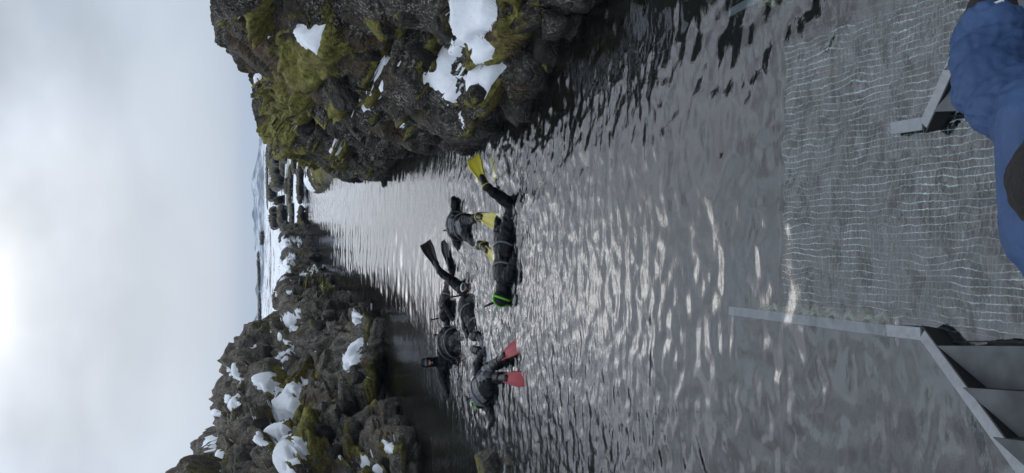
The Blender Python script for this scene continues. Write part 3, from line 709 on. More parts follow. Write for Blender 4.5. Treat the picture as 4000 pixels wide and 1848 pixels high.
# ------------------------------------------------------------------ submerged platform and its stairs
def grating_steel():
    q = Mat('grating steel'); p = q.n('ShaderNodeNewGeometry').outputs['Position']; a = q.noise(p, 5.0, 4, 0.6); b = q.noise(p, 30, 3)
    c = q.mix(q.rng(q.mth('ADD', q.mth('MULTIPLY', a, .75), q.mth('MULTIPLY', b, .25)), 0.42, 0.60), rgb(0.10, 0.12, 0.12), rgb(0.72, 0.84, 0.83))  # pale noise patches put glints into the bar colour, fading to dark between
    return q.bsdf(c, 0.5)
MAT_GALV = simple('galvanised steel', (0.19, 0.205, 0.22), 0.55, 25, 0.22, 0.15, metal=0.2)
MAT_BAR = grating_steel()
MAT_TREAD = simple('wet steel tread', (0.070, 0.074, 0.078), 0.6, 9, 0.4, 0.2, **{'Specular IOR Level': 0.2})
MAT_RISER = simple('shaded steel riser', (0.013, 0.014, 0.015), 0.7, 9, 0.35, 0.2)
MAT_BLACK = simple('black web and gap shade', (0.006, 0.006, 0.006), 0.7, 20, 0.3)
def algae():
    q = Mat('algae crust'); p = q.pos(); a = q.noise(p, 9, 5, 0.65); b = q.noise(p, 30, 4)
    c = q.mix(q.rng(a, 0.4, 0.6), rgb(0.16, 0.15, 0.06), rgb(0.38, 0.42, 0.34)); c = q.mix(q.rng(b, 0.5, 0.65), c, rgb(0.10, 0.10, 0.03))
    return q.bsdf(c, 0.9, b, 0.6, 0.01)
MAT_ALGAE = algae()

PF = empty('metal_platform', (0.42, 2.6, -0.55))
tag(PF, 'submerged steel grating platform with pale side rails in front of the stairs', 'platform')
def to_local(V, o): return [Vector(q_) - o.location for q_ in V]
def part(name, vf, mat, par, bev=0.0, smooth=False):
    V = to_local(vf[0], par)
    me = bevelled(name, V, vf[1], bev) if bev else mesh(name, V, vf[1])
    return link(name, me, mat, par, smooth)
GX0, GX1, GY0, GY1, GZ = -0.45, 1.30, 1.30, 3.95, -0.55
SP_ = 0.034
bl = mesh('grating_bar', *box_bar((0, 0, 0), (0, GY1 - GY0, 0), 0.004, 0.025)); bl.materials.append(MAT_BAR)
bc = mesh('cross_bar', *box_bar((0, 0, 0), (GX1 - GX0, 0, 0), 0.0028, 0.010)); bc.materials.append(MAT_BAR)
SPL, SP_ = 0.040, 0.028
MAT_CROSS = simple('dull cross bar', (0.20, 0.235, 0.23), 0.6, 12, 0.5); bc.materials.clear(); bc.materials.append(MAT_CROSS)
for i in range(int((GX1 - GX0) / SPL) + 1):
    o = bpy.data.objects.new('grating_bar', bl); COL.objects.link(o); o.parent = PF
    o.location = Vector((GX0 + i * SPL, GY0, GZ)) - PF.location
for j in range(int((GY1 - GY0) / SP_) + 1):
    o = bpy.data.objects.new('cross_bar', bc); COL.objects.link(o); o.parent = PF
    o.location = Vector((GX0, GY0 + 0.01 + j * SP_, GZ + 0.004)) - PF.location
# the trough below the grating: a dark tray that carries it
part('tray', box_bar(((GX0 + GX1) / 2, GY0, GZ - 0.10), ((GX0 + GX1) / 2, GY1 + .02, GZ - 0.10), GX1 - GX0 + 0.05, 0.02), simple('tray steel', (0.014, 0.018, 0.019), 0.9, 5, 0.6), PF)
for a, b in (((GX0 - .03, GY0, GZ), (GX0 - .03, GY1 + .02, GZ)), ((GX1 + .03, GY0, GZ), (GX1 + .03, GY1 + .02, GZ))):
    part('edge_angle', box_bar(a, b, 0.012, 0.07), MAT_TREAD, PF)
part('edge_angle', box_bar((GX0 - .03, GY1 + .03, GZ), (GX1 + .03, GY1 + .03, GZ), 0.012, 0.07), MAT_TREAD, PF)
# side rails just under the surface
LR0, LR1, LR2 = on_z(2850, 1213, -0.02), on_z(3462, 1290, -0.02), on_z(3600, 1304, 0.035)
part('rail', box_bar(LR0, LR1, 0.058, 0.012), MAT_GALV, PF, 0.002)
part('rail', box_bar(LR1 + (LR2 - LR1) * 0.02, LR2, 0.062, 0.014), MAT_GALV, PF, 0.002)
RR0 = on_z(2850, 52, -0.02); RR1 = RR0 + (LR1 - LR0)
part('rail', box_bar(RR0, RR1, 0.058, 0.012), MAT_GALV, PF, 0.002)
SR0, SR1 = on_z(3482, 502, 0.03), on_z(3606, 482, 0.035)
part('rail', box_bar(SR0, SR1, 0.062, 0.014), MAT_GALV, PF, 0.002)
for a, b, sgn in ((LR0, LR1, 1), (RR0, RR1, -1)):
    # skirt plate and algae hanging below each rail
    d = (b - a)
    part('skirt_plate', box_bar(a + d * .22 + Vector((sgn * .012, 0, -.2)), b + Vector((sgn * .012, 0, -.2)), 0.006, 0.36), MAT_TREAD, PF)
    n = 60; V, F = [], []
    for i in range(n):
        t = .22 + .78 * i / (n - 1); c = a + d * t; hgt = 0.05 + 0.05 * math.sin(i * .35) ** 2 + 0.03 * math.sin(i * 1.3)
        hgt *= min(1, i / 4, (n - 1 - i) / 4 + .1)
        for k in range(5):
            V.append(c + Vector((sgn * (.03 + .05 * math.sin(k / 4 * 3.1) * min(1, i / 5) + .02 * math.sin(i * .9 + k)), 0, -.03 - hgt * k / 2.2)))
    F = [(i * 5 + k, (i + 1) * 5 + k, (i + 1) * 5 + k + 1, i * 5 + k + 1) for i in range(n - 1) for k in range(4)]
    o = part('algae_fringe', (V, F), MAT_ALGAE, PF, smooth=True)
    sm = o.modifiers.new('thick', 'SOLIDIFY'); sm.thickness = 0.008

def isect(p, d, q_, e):
    """plan intersection of p+t d with q+s e"""
    det = d.x * e.y - d.y * e.x; r = q_ - p
    return p + d * ((r.x * e.y - r.y * e.x) / det)
def flight(name, label, corner_px, far_px, side, us, az, v_ref, n_steps, end_y):
    """steps rising away from the platform to one side, cut off along a slanting stringer"""
    st = empty(name, on_z(*corner_px, 0.0)); tag(st, label, 'stairs')
    C0 = on_z(*corner_px, 0.06)
    td = Vector((side * math.sin(az), math.cos(az), 0))                 # along a nosing, away from the camera
    up_slope = 0.125 / 0.165
    nose0 = on_z(v_ref, us, 0.0)
    # stringer: meets the picture ray of its upper end where it has climbed with the steps
    best = None
    for z in np.linspace(0.1, 1.6, 200):
        P1 = on_z(*far_px, z); zz = 0.035 + max(0, side * (P1.x - nose0.x)) * up_slope
        if best is None or abs(zz - z) < best[0]: best = (abs(zz - z), P1)
    P1 = best[1]; bd = P1 - C0
    part('stringer', box_bar(C0, C0 + bd * 1.9, 0.058, 0.014), MAT_GALV, st, 0.003)
    inn = Vector((bd.y, -bd.x, 0)).normalized(); inn = inn if inn.y < 0 else -inn
    part('stringer_web', box_bar(C0 + inn * .034 + Vector((0, 0, -.05)), C0 + bd * 1.9 + inn * .034 + Vector((0, 0, -.05)), 0.008, 0.12), MAT_BLACK, st)
    side_v = Vector((side, 0, 0)); perp = Vector((td.y, -td.x, 0)); perp = perp if perp.x * side > 0 else -perp
    x = nose0.copy(); z = 0.0
    bpl = Vector((bd.x, bd.y, 0))
    def far_end(p): 
        q_ = isect(Vector((p.x, p.y, 0)), td, Vector((C0.x, C0.y, 0)) + inn * .04, bpl); return q_
    def near_end(p): t = (end_y - p.y) / td.y; return p + td * t
    # black plate standing in for the shaded gap below the lowest step
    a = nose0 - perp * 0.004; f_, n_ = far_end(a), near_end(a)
    part('step_gap_shade', box_bar(Vector((f_.x, f_.y, -.12)), Vector((n_.x, n_.y, -.12)), 0.006, 0.27), MAT_BLACK, st)
    cur = nose0 + perp * 0.02
    for k in range(n_steps):
        rise = 0.125; z0 = z; z += rise
        f_, n_ = far_end(cur), near_end(cur)
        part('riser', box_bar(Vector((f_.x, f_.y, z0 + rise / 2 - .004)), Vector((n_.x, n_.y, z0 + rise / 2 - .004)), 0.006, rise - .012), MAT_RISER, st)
        a, b = cur - perp * 0.012, cur + perp * 0.165
        fa, na, fb, nb = far_end(a), near_end(a), far_end(b), near_end(b)
        V = [Vector((q_.x, q_.y, z + h)) for h in (-.004, .004) for q_ in (fa, na, nb, fb)]
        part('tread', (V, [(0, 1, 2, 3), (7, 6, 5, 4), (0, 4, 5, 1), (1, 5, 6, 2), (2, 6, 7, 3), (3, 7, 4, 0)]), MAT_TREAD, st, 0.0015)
        cur = cur + perp * 0.165
    return st
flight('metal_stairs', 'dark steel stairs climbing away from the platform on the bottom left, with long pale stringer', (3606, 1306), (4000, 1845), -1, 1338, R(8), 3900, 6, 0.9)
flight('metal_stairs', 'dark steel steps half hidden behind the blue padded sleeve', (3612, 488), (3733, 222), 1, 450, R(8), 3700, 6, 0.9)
# the landing the visitors came down from, below and behind the picture
LD = empty('steel_landing', (0.3, 0.6, 0.26)); tag(LD, 'dark steel landing between the two flights of stairs, under the blue jacket', 'landing')
part('deck', box_bar((0.3, -0.4, 0.26), (0.3, 1.40, 0.26), 1.5, 0.02), MAT_TREAD, LD, 0.003)
for lx in (-.35, .95):
    for ly in (-.3, 1.3): part('leg', box_bar((lx, ly, -2.4), (lx, ly, 0.25), 0.06, 0.06, (0, 1, 0)), MAT_GALV, LD)
# ------------------------------------------------------------------ people
MAT_SUIT = simple('black drysuit', (0.006, 0.0065, 0.008), 0.4, 30, 0.4, 0.35, bdist=0.01, **{'Specular IOR Level': 0.14})
MAT_SUITG = simple('grey drysuit panel', (0.075, 0.08, 0.09), 0.45, 25, 0.25, 0.3, bdist=0.01)
MAT_NEO = simple('neoprene', (0.006, 0.006, 0.007), 0.5, 60, 0.4, 0.2, **{'Specular IOR Level': 0.2})
MAT_RUB = simple('black rubber', (0.009, 0.009, 0.010), 0.35, 30, 0.3, 0.1, **{'Specular IOR Level': 0.25})
MAT_DGREY = simple('grey rubber', (0.07, 0.075, 0.085), 0.4, 30, 0.3, 0.1)
MAT_YEL = simple('yellow fin', (0.44, 0.38, 0.032), 0.4, 12, 0.15, 0.1)
MAT_RED = simple('red fin', (0.23, 0.004, 0.014), 0.4, 12, 0.15, 0.1)
MAT_ORG = simple('orange fin', (0.60, 0.26, 0.12), 0.4, 12, 0.15, 0.1)
MAT_NEON = simple('neon green', (0.11, 0.40, 0.015), 0.45, 20, 0.12, 0.1)
MAT_SKIN = simple('skin', (0.46, 0.22, 0.16), 0.5, 40, 0.15, 0.1)
MAT_GLASS = simple('mask glass', (0.04, 0.05, 0.06), 0.08, 20, 0.1, 0.0)
MAT_WHITE = simple('white plastic', (0.62, 0.63, 0.66), 0.4, 20, 0.08, 0.0)

def capsule(a, b, ra, rb, n=16, sq=1.0):
    a, b = Vector(a), Vector(b); d = (b - a); L = d.length; d = d.normalized()
    pts, rr = [], []
    for k in range(5):
        t = math.pi / 2 * (1 - k / 4.0); pts.append(a - d * ra * math.sin(t)); rr.append(max(ra * math.cos(t), ra * 0.02))
    for k in range(1, 6): pts.append(a + d * L * k / 6); rr.append(ra + (rb - ra) * k / 6)
    for k in range(5):
        t = math.pi / 2 * k / 4.0; pts.append(b + d * rb * math.sin(t)); rr.append(max(rb * math.cos(t), rb * 0.02))
    return tube(pts, rr, n, True, sq)
def ellip(c, ax, nu=20, nv=14):
    """ellipsoid with axes given as three vectors"""
    c = Vector(c); A, B, C_ = [Vector(q_) for q_ in ax]; V = []; F = []
    for i in range(nv + 1):
        t = math.pi * i / nv
        for k in range(nu):
            p = 2 * math.pi * k / nu
            V.append(c + A * (math.sin(t) * math.cos(p)) + B * (math.sin(t) * math.sin(p)) + C_ * math.cos(t))
    for i in range(nv):
        for k in range(nu): F.append((i * nu + k, i * nu + (k + 1) % nu, (i + 1) * nu + (k + 1) % nu, (i + 1) * nu + k))
    return V, F
def fuse(name, parts, vox, wrinkle=0.0, wscale=18, smooth=4):
    """weld overlapping limb volumes into one continuous skin"""
    V, F = merge(*parts); me = mesh(name + '_raw', V, F)
    bm = bmesh.new(); bm.from_mesh(me); bmesh.ops.remove_doubles(bm, verts=bm.verts, dist=1e-5); bmesh.ops.recalc_face_normals(bm, faces=bm.faces); bm.to_mesh(me); bm.free()
    o = bpy.data.objects.new('tmp', me); COL.objects.link(o)
    rm = o.modifiers.new('r', 'REMESH'); rm.mode = 'VOXEL'; rm.voxel_size = vox
    sm = o.modifiers.new('s', 'SMOOTH'); sm.iterations = smooth; sm.factor = 0.5
    dg = bpy.context.evaluated_depsgraph_get(); dg.update()
    res = bpy.data.meshes.new_from_object(o.evaluated_get(dg))
    bpy.data.objects.remove(o); bpy.data.meshes.remove(me); res.name = name
    if wrinkle:
        n = len(res.vertices); co = np.empty(n * 3); res.vertices.foreach_get('co', co); co = co.reshape(-1, 3)
        no_ = np.empty(n * 3); res.vertices.foreach_get('normal', no_); no_ = no_.reshape(-1, 3)
        r_ = 1 - np.abs(fbm(co * wscale + 13, 3)) * 2
        co = co + no_ * (wrinkle * r_)[:, None]; res.vertices.foreach_set('co', co.ravel()); res.update()
    return res

def fin_mesh(ln=0.62, wd=0.21, bend=0.12):
    """a fin: narrow foot end widening to a notched blade with side rails; runs along +x, blade faces +z"""
    n = 16; V, F = [], []
    for i in range(n + 1):
        t = i / n; x = ln * t; wv = (0.055 + (wd / 2 - 0.055) * sstep(0.05, 0.7, np.array(t))) ; z = -bend * t * t
        for k, (yy, zz) in enumerate(((-1, .012), (-.86, .018), (-.74, .006), (-.25, .004), (0, .011), (.25, .004), (.74, .006), (.86, .018), (1, .012))):
            V.append((x - (0.035 * (1 - abs(yy)) if i == n else 0), yy * float(wv), z + zz * (1.25 - t)))
        for k, yy in enumerate((1, .5, -.5, -1)):
            V.append((x, yy * float(wv), z - .010 * (1.25 - t)))
    m_ = 13
    for i in range(n):
        for k in range(m_): F.append((i * m_ + k, i * m_ + (k + 1) % m_, (i + 1) * m_ + (k + 1) % m_, (i + 1) * m_ + k))
    F.append(tuple(range(m_ - 1, -1, -1))); F.append(tuple(range(n * m_, (n + 1) * m_)))
    return V, F
def place(vf, origin, xdir, zdir):
    x = Vector(xdir).normalized(); z = Vector(zdir); z = (z - x * z.dot(x)).normalized(); y = z.cross(x)
    return [Vector(origin) + x * p[0] + y * p[1] + z * p[2] for p in map(Vector, vf[0])], vf[1]

def hand(wrist, fdir, palm, curl=0.35, s=1.0, thumb=1):
    """a gloved hand: palm, four unequal bent fingers and a thumb leaving the side of the palm"""
    w_, f, p = Vector(wrist), Vector(fdir).normalized(), Vector(palm); p = (p - f * p.dot(f)).normalized(); sd_ = f.cross(p) * thumb
    parts = [ellip(w_ + f * .05 * s, (f * .055 * s, sd_ * .045 * s, p * .02 * s), 14, 10), capsule(w_ - f * .02, w_ + f * .03 * s, .032 * s, .034 * s, 12)]
    for k, L in enumerate((.070, .080, .074, .058)):
        o = w_ + f * .088 * s + sd_ * (.033 - k * .022) * s
        j1 = o + (f * math.cos(curl) + p * math.sin(curl)) * L * .5 * s
        j2 = j1 + (f * math.cos(curl * 2) + p * math.sin(curl * 2)) * L * .5 * s
        parts += [capsule(o - f * .02 * s, j1, .0115 * s, .0105 * s, 10), capsule(j1, j2, .0105 * s, .009 * s, 10)]
    t0 = w_ + f * .03 * s + sd_ * .035 * s; t1 = t0 + (f * .6 + sd_ * .8) * .035 * s; t2 = t1 + (f * .9 + sd_ * .3 + p * .3) * .035 * s
    parts += [capsule(t0, t1, .013 * s, .012 * s, 10), capsule(t1, t2, .012 * s, .010 * s, 10)]
    return parts

def swimmer(label, J, suit='black', fin=MAT_RUB, fins=(), head_up=(0, 0, 1), face=None, mask_mat=MAT_RUB, strap=None, snorkel=True, bulge=1.0, hands=(), boots=True, panel=None, snork_dir=None):
    """J: world joints - head, neck, chest, waist, hip, shoulder/elbow/hand l r, hip_l r, knee l r, ankle l r"""
    J = {k: Vector(v_) for k, v_ in J.items()}
    root = empty('person', (J['waist'].x, J['waist'].y, 0.0)); tag(root, label, 'person', 'snorkellers in the water')
    off = root.location
    for k in J: J[k] = J[k] - off
    ax = (J['chest'] - J['waist']).normalized(); b = bulge
    upv = Vector((0, 0, 1)); sv = ax.cross(upv)
    sv = (J['shoulder_r'] - J['shoulder_l']); sv = (sv - ax * sv.dot(ax)).normalized(); nv = sv.cross(ax).normalized()
    parts = [ellip(J['chest'], (ax * .24, sv * .205 * b, nv * .135 * b)), ellip(J['waist'], (ax * .22, sv * .175 * b, nv * .125 * b)), ellip(J['hip'], (ax * .17, sv * .18, nv * .125 * b)),
             capsule(J['neck'], J['chest'], .075, .12)]
    for s in 'lr':
        if 'elbow_' + s in J:
            parts += [capsule(J['shoulder_' + s], J['elbow_' + s], .078, .062), capsule(J['elbow_' + s], J['hand_' + s], .060, .042)]
        if 'knee_' + s in J:
            h0 = J['hip'] + sv * (.09 if s == 'r' else -.09)
            parts += [capsule(h0, J['knee_' + s], .108, .078), capsule(J['knee_' + s], J['ankle_' + s], .080, .052)]
    parts += [ellip(J['head'], (Vector((.085, 0, 0)), Vector((0, .1, 0)), Vector((0, 0, .11)))), capsule(J['head'], J['neck'], .075, .075)]
    me = fuse('body', parts, 0.013, 0.016, 9, 3)
    me.materials.append(MAT_SUIT); me.materials.append(MAT_SUITG)
    body = link('body', me, None, root)
    if panel:
        n = len(me.polygons); c = np.empty(n * 3); me.polygons.foreach_get('center', c); c = c.reshape(-1, 3)
        idx = np.zeros(n, np.int32)
        for cc, rad in panel:
            cc = np.array(Vector(cc) - off); idx[((c - cc) ** 2).sum(1) < (rad * (1 + .25 * perlin(c * 9))) ** 2] = 1
        me.polygons.foreach_set('material_index', idx)
    for cc, k_, nm in ((J['waist'] * .6 + J['hip'] * .4, (.186 * b, .134 * b), 'weight_belt'), (J['chest'] * .8 + J['waist'] * .2, (.208 * b, .146 * b), 'harness_strap')):
        ring = [cc + sv * k_[0] * math.cos(t) + nv * k_[1] * math.sin(t) + ax * .03 * math.sin(2 * t) for t in np.linspace(0, 2 * math.pi, 33)]
        link(nm, mesh(nm, *tube(ring, .014, 6, False)), MAT_DGREY, root)
    # hooded head with face, mask and snorkel
    hd = J['head']; fc = Vector(face or (0, 1, -1)).normalized(); hu = Vector(head_up); hu = (hu - fc * hu.dot(fc)).normalized(); hs = fc.cross(hu)
    hood = fuse('hood', [ellip(hd, (hs * .092, fc * .112, hu * .128), 24, 18), ellip(hd + fc * .06 - hu * .06, (hs * .06, fc * .06, hu * .06)), capsule(hd - hu * .05, J['neck'], .085, .085)], 0.010, 0.003, 25)
    ho = link('hood', hood, MAT_NEO, root)
    link('face', fuse('face', [ellip(hd + fc * .045 - hu * .02, (hs * .062, fc * .078, hu * .085)), ellip(hd + fc * .118 - hu * .035, (hs * .015, fc * .022, hu * .025)),
                               ellip(hd + fc * .108 - hu * .075, (hs * .028, fc * .016, hu * .010))], 0.007, 0, 1, 2), MAT_SKIN, root)
    mk = link('mask', fuse('mask', [ellip(hd + fc * .105 + hu * .025, (hs * .076, fc * .030, hu * .042))], 0.007, 0, 1, 2), mask_mat, root)
    link('mask_glass', mesh('mask_glass', *ellip(hd + fc * .118 + hu * .027, (hs * .062, fc * .024, hu * .030))), MAT_GLASS, mk)
    ring = []
    for k in range(25):
        a = 2 * math.pi * k / 24; ring.append(hd + hu * .025 + hs * math.cos(a) * .098 + fc * math.sin(a) * .118)
    link('mask_strap', mesh('mask_strap', *tube(ring, .012 if strap is None else .015, 6, False)), strap or MAT_RUB, mk)
    if strap is not None:
        ring = [hd + hu * (.02 + .115 * math.sin(math.pi * k / 12)) + fc * (.118 * math.cos(math.pi * k / 12)) for k in range(13)]
        link('hood_stripe', mesh('hood_stripe', *tube(ring, .012, 6, False)), strap, ho)
    if snorkel:
        sd_ = Vector(snork_dir) if snork_dir else Vector((0, 0, 1)); b0 = hd + hs * .10 + fc * .06
        pts = [hd + fc * .115 - hu * .06, hd + fc * .10 + hs * .06 - hu * .06, b0, b0 + sd_ * .12, b0 + sd_ * .22 + Vector((.01, 0, 0)), b0 + sd_ * .30 + Vector((.02, 0, 0))]
        link('snorkel', mesh('snorkel', *tube(pts, .0135, 10)), MAT_RUB, root)
    for s in 'lr':
        if 'elbow_' + s in J and s in hands:
            f = (J['hand_' + s] - J['elbow_' + s]); link('glove', fuse('glove', hand(J['hand_' + s], f, (0, 0, -1), .45, 1.15, 1 if s == 'l' else -1), 0.008, 0, 1, 2), MAT_NEO, root)
    for s, d, z, m_ in fins:
        a = J['ankle_' + s]; d = Vector(d).normalized()
        bt = link('boot', fuse('boot', [capsule(a, a + d * .16, .056, .045), capsule(a - (J['ankle_' + s] - J['knee_' + s]).normalized() * .06, a, .055, .058)], 0.012, 0, 1, 3), MAT_RUB, root)
        fn = link('fin', mesh('fin', *place(fin_mesh(*((.42, .19) if m_ is MAT_RED else (.62, .21))), a + d * .15, d, z)), m_, root)
        link('foot_pocket', fuse('foot_pocket', [capsule(a + d * .03, a + d * .20, .058, .052, 14, .75)], 0.010, 0, 1, 2), MAT_RUB if m_ is not MAT_DGREY else MAT_DGREY, fn)
        st = [a + d * .02 + Vector(z).normalized() * .06 * math.cos(t) + d.cross(Vector(z)).normalized() * .062 * math.sin(t) for t in np.linspace(-2.2, 2.2, 12)]
        link('heel_strap', mesh('heel_strap', *tube(st, .007, 6)), m_ if m_ is MAT_YEL else MAT_RUB, fn)
    return root
def W3(px, py, z=0.0): return on_z(px, py, z)

# the near snorkeller: black suit, face down, head to the left, one leg raised with a yellow fin
h = W3(1962, 1158, .07)
swimmer('snorkeller in a black suit lying face down, green-striped hood, yellow fin raised',
 dict(head=h, neck=h + Vector((.16, 0, -.01)), chest=h + Vector((.36, 0, -.03)), waist=h + Vector((.60, .02, -.04)), hip=h + Vector((.78, .03, -.035)),
      shoulder_l=h + Vector((.28, -.20, -.02)), shoulder_r=h + Vector((.28, .20, -.02)), elbow_l=h + Vector((.50, -.27, -.10)), hand_l=h + Vector((.66, -.20, -.16)), elbow_r=h + Vector((.40, .33, -.14)), hand_r=h + Vector((.30, .36, -.25)),
      knee_l=W3(2005, 806, -.05), ankle_l=W3(2005, 806, .0) + Vector((.24, .06, .335)), knee_r=W3(1985, 850, -.16) + Vector((.1, .3, 0)), ankle_r=W3(1958, 752, -.03)),
 fins=(('l', (.62, .70, .10), (.3, -.75, .7), MAT_YEL), ('r', (.7, .6, .02), (0, -.3, 1), MAT_YEL)), face=(-.35, 0, -1), head_up=(-1, 0, .3), strap=MAT_NEON, snork_dir=(-.45, 0, .9), hands=('l', 'r'), bulge=1.0)

# the one behind, in a suit with grey panels, yellow fins towards the camera
h = W3(1785, 893, -.05); hp = W3(1858, 905, .07)
d = (h - hp)
swimmer('snorkeller in a grey-panelled black suit swimming away, yellow fins flat on the water',
 dict(head=h + Vector((-.05, .05, 0)), neck=h + Vector((0, -.10, .03)), chest=h + Vector((.04, -.30, .10)), waist=h + Vector((.03, -.56, .09)), hip=h + Vector((.02, -.78, .06)),
      shoulder_l=h + Vector((-.20, -.2, .06)), shoulder_r=h + Vector((.24, -.2, .08)), elbow_r=h + Vector((.42, -.25, .10)), hand_r=h + Vector((.50, .02, .05)), elbow_l=h + Vector((-.38, -.3, -.02)), hand_l=h + Vector((-.5, -.1, -.1)),
      knee_r=W3(1885, 850, .03) + Vector((0, .35, -.12)), ankle_r=W3(1868, 845, .06), knee_l=W3(1890, 960, -.1) + Vector((0, .2, 0)), ankle_l=W3(1886, 958, .03)),
 fins=(('r', (-.1, -1, .02), (.2, -.1, 1), MAT_YEL), ('l', (-.38, -1, -.03), (0, -.1, 1), MAT_YEL)), face=(-.3, 1, -1), head_up=(-.2, 1, .5), snork_dir=(-.3, .2, .8), panel=((h + Vector((.05, -.35, .22)), .16), (h + Vector((.0, -.75, .2)), .13)), hands=('r',), bulge=1.12)

# head with a bright mask, partly sunk
h = W3(1812, 1132, .01)
swimmer('snorkeller low in the water beside the raised black fin, masked face turned sideways',
 dict(head=h, neck=h + Vector((-.13, -.08, -.03)), chest=h + Vector((-.30, -.20, -.02)), waist=h + Vector((-.46, -.36, -.06)), hip=h + Vector((-.58, -.50, -.14)),
      shoulder_l=h + Vector((-.30, .02, -.04)), shoulder_r=h + Vector((-.14, -.32, -.04)), elbow_l=h + Vector((-.5, .06, -.04)), hand_l=h + Vector((-.62, -.10, .0)), elbow_r=h + Vector((-.10, -.50, -.10)), hand_r=h + Vector((-.26, -.66, -.06)),
      knee_l=h + Vector((-.85, -.3, -.5)), ankle_l=h + Vector((-1.0, -.1, -.8)), knee_r=h + Vector((-.7, -.6, -.6)), ankle_r=h + Vector((-.8, -.4, -.9))),
 face=(.25, -.6, .1), head_up=(.2, 0, 1), snork_dir=(-.2, .1, .9), hands=('l',), mask_mat=MAT_WHITE)

# legs up, black fins
h = W3(1742, 1232, .02)
swimmer('snorkeller in black with one leg and black fin lifted clear of the water',
 dict(head=h, neck=h + Vector((.12, .02, -.03)), chest=h + Vector((.28, .05, -.05)), waist=h + Vector((.48, .06, -.12)), hip=h + Vector((.64, .06, -.14)),
      shoulder_l=h + Vector((.22, -.16, 0)), shoulder_r=h + Vector((.22, .22, 0)), elbow_l=h + Vector((.20, -.28, .08)), hand_l=h + Vector((.02, -.36, .0)), elbow_r=h + Vector((.1, .4, -.1)), hand_r=h + Vector((-.1, .5, -.15)),
      knee_l=W3(1795, 1122, .03), ankle_l=W3(1795, 1122, .0) + Vector((.25, .10, .30)), knee_r=W3(1785, 1105, -.1), ankle_r=W3(1762, 1052, .03)),
 fins=(('l', (.66, .65, .22), (.2, -.9, .4), MAT_RUB), ('r', (.7, .65, .06), (0, -.75, .65), MAT_RUB)), face=(-.4, .2, -.8), head_up=(-1, 0, .3), snork_dir=(-.3, .1, .9), hands=('l',))

# the rounded, air-filled back
h = W3(1750, 1318, -.02)
swimmer('snorkeller with a big rounded black back, grey fins trailing towards the camera',
 dict(head=h + Vector((-.04, .15, .0)), neck=h + Vector((-.02, .02, .02)), chest=h + Vector((-.06, -.22, .05)), waist=h + Vector((-.03, -.42, .04)), hip=h + Vector((.0, -.66, -.03)),
      shoulder_l=h + Vector((-.26, -.10, 0)), shoulder_r=h + Vector((.20, -.10, 0)), elbow_l=h + Vector((-.44, .05, .02)), hand_l=h + Vector((-.36, .25, .06)), elbow_r=h + Vector((.36, .02, .03)), hand_r=h + Vector((.38, .24, .05)),
      knee_r=W3(1850, 1318, -.10), ankle_r=W3(1866, 1312, .02), knee_l=W3(1850, 1360, -.12), ankle_l=W3(1872, 1372, .02)),
 fins=(('r', (-.35, -.8, -.10), (.2, -.3, 1), MAT_DGREY), ('l', (-.3, -.8, -.12), (.2, -.3, 1), MAT_DGREY)), face=(0, .6, -1), head_up=(0, 1, .4), snork_dir=(-.2, .1, .9), hands=('l', 'r'), bulge=1.35)

# the one upright, looking at the camera
h = W3(1740, 1412, 0.0) + Vector((0, 0, .34))
swimmer('person upright in the water near the dark rock reflection, hooded face towards the camera',
 dict(head=h, neck=h + Vector((0, .02, -.16)), chest=h + Vector((-.02, .05, -.40)), waist=h + Vector((-.02, .10, -.66)), hip=h + Vector((-.02, .14, -.85)),
      shoulder_l=h + Vector((-.20, .03, -.27)), shoulder_r=h + Vector((.19, .03, -.27)), elbow_l=h + Vector((-.40, -.06, -.32)), hand_l=h + Vector((-.58, -.24, -.34)), elbow_r=h + Vector((.24, -.20, -.36)), hand_r=h + Vector((.10, -.36, -.36)),
      knee_l=h + Vector((-.1, -.1, -1.3)), ankle_l=h + Vector((-.1, .1, -1.7)), knee_r=h + Vector((.1, -.1, -1.3)), ankle_r=h + Vector((.1, .1, -1.7))),
 fins=(('l', (-.3, -.8, .1), (0, 0, 1), MAT_ORG), ('r', (.0, -.8, .1), (0, 0, 1), MAT_ORG)), face=(.12, -1, -.05), head_up=(0, 0, 1), snorkel=False, mask_mat=MAT_RUB, hands=('l', 'r'))

# grey and black suit, red fins
h = W3(1880, 1558, .01); hp = W3(1915, 1470, -.02)
swimmer('snorkeller in a grey and black suit with neon green hood and red fins',
 dict(head=h + Vector((-.05, .06, 0)), neck=h + Vector((.04, -.06, .02)), chest=h + Vector((.16, -.22, .06)), waist=h + Vector((.28, -.42, .05)), hip=hp,
      shoulder_l=h + Vector((-.02, -.36, .0)), shoulder_r=h + Vector((.30, -.05, .03)), elbow_l=h + Vector((-.16, -.55, -.03)), hand_l=h + Vector((-.30, -.42, -.02)), elbow_r=h + Vector((.50, .0, .06)), hand_r=h + Vector((.66, -.10, .02)),
      knee_l=W3(1945, 1478, -.08), ankle_l=W3(1952, 1478, .14), knee_r=W3(1930, 1430, -.05), ankle_r=W3(1950, 1412, .10)),
 fins=(('l', (.15, -.8, -.08), (.3, -.35, 1), MAT_RED), ('r', (.42, -.7, -.03), (.3, -.35, 1), MAT_RED)), face=(-.2, .8, -1), head_up=(-.2, 1, .6), strap=MAT_NEON, snork_dir=(-.3, .1, .8), hands=('l', 'r'), panel=((h + Vector((.16, -.3, .18)), .20), (hp + Vector((.05, -.1, .1)), .15)), bulge=1.1)

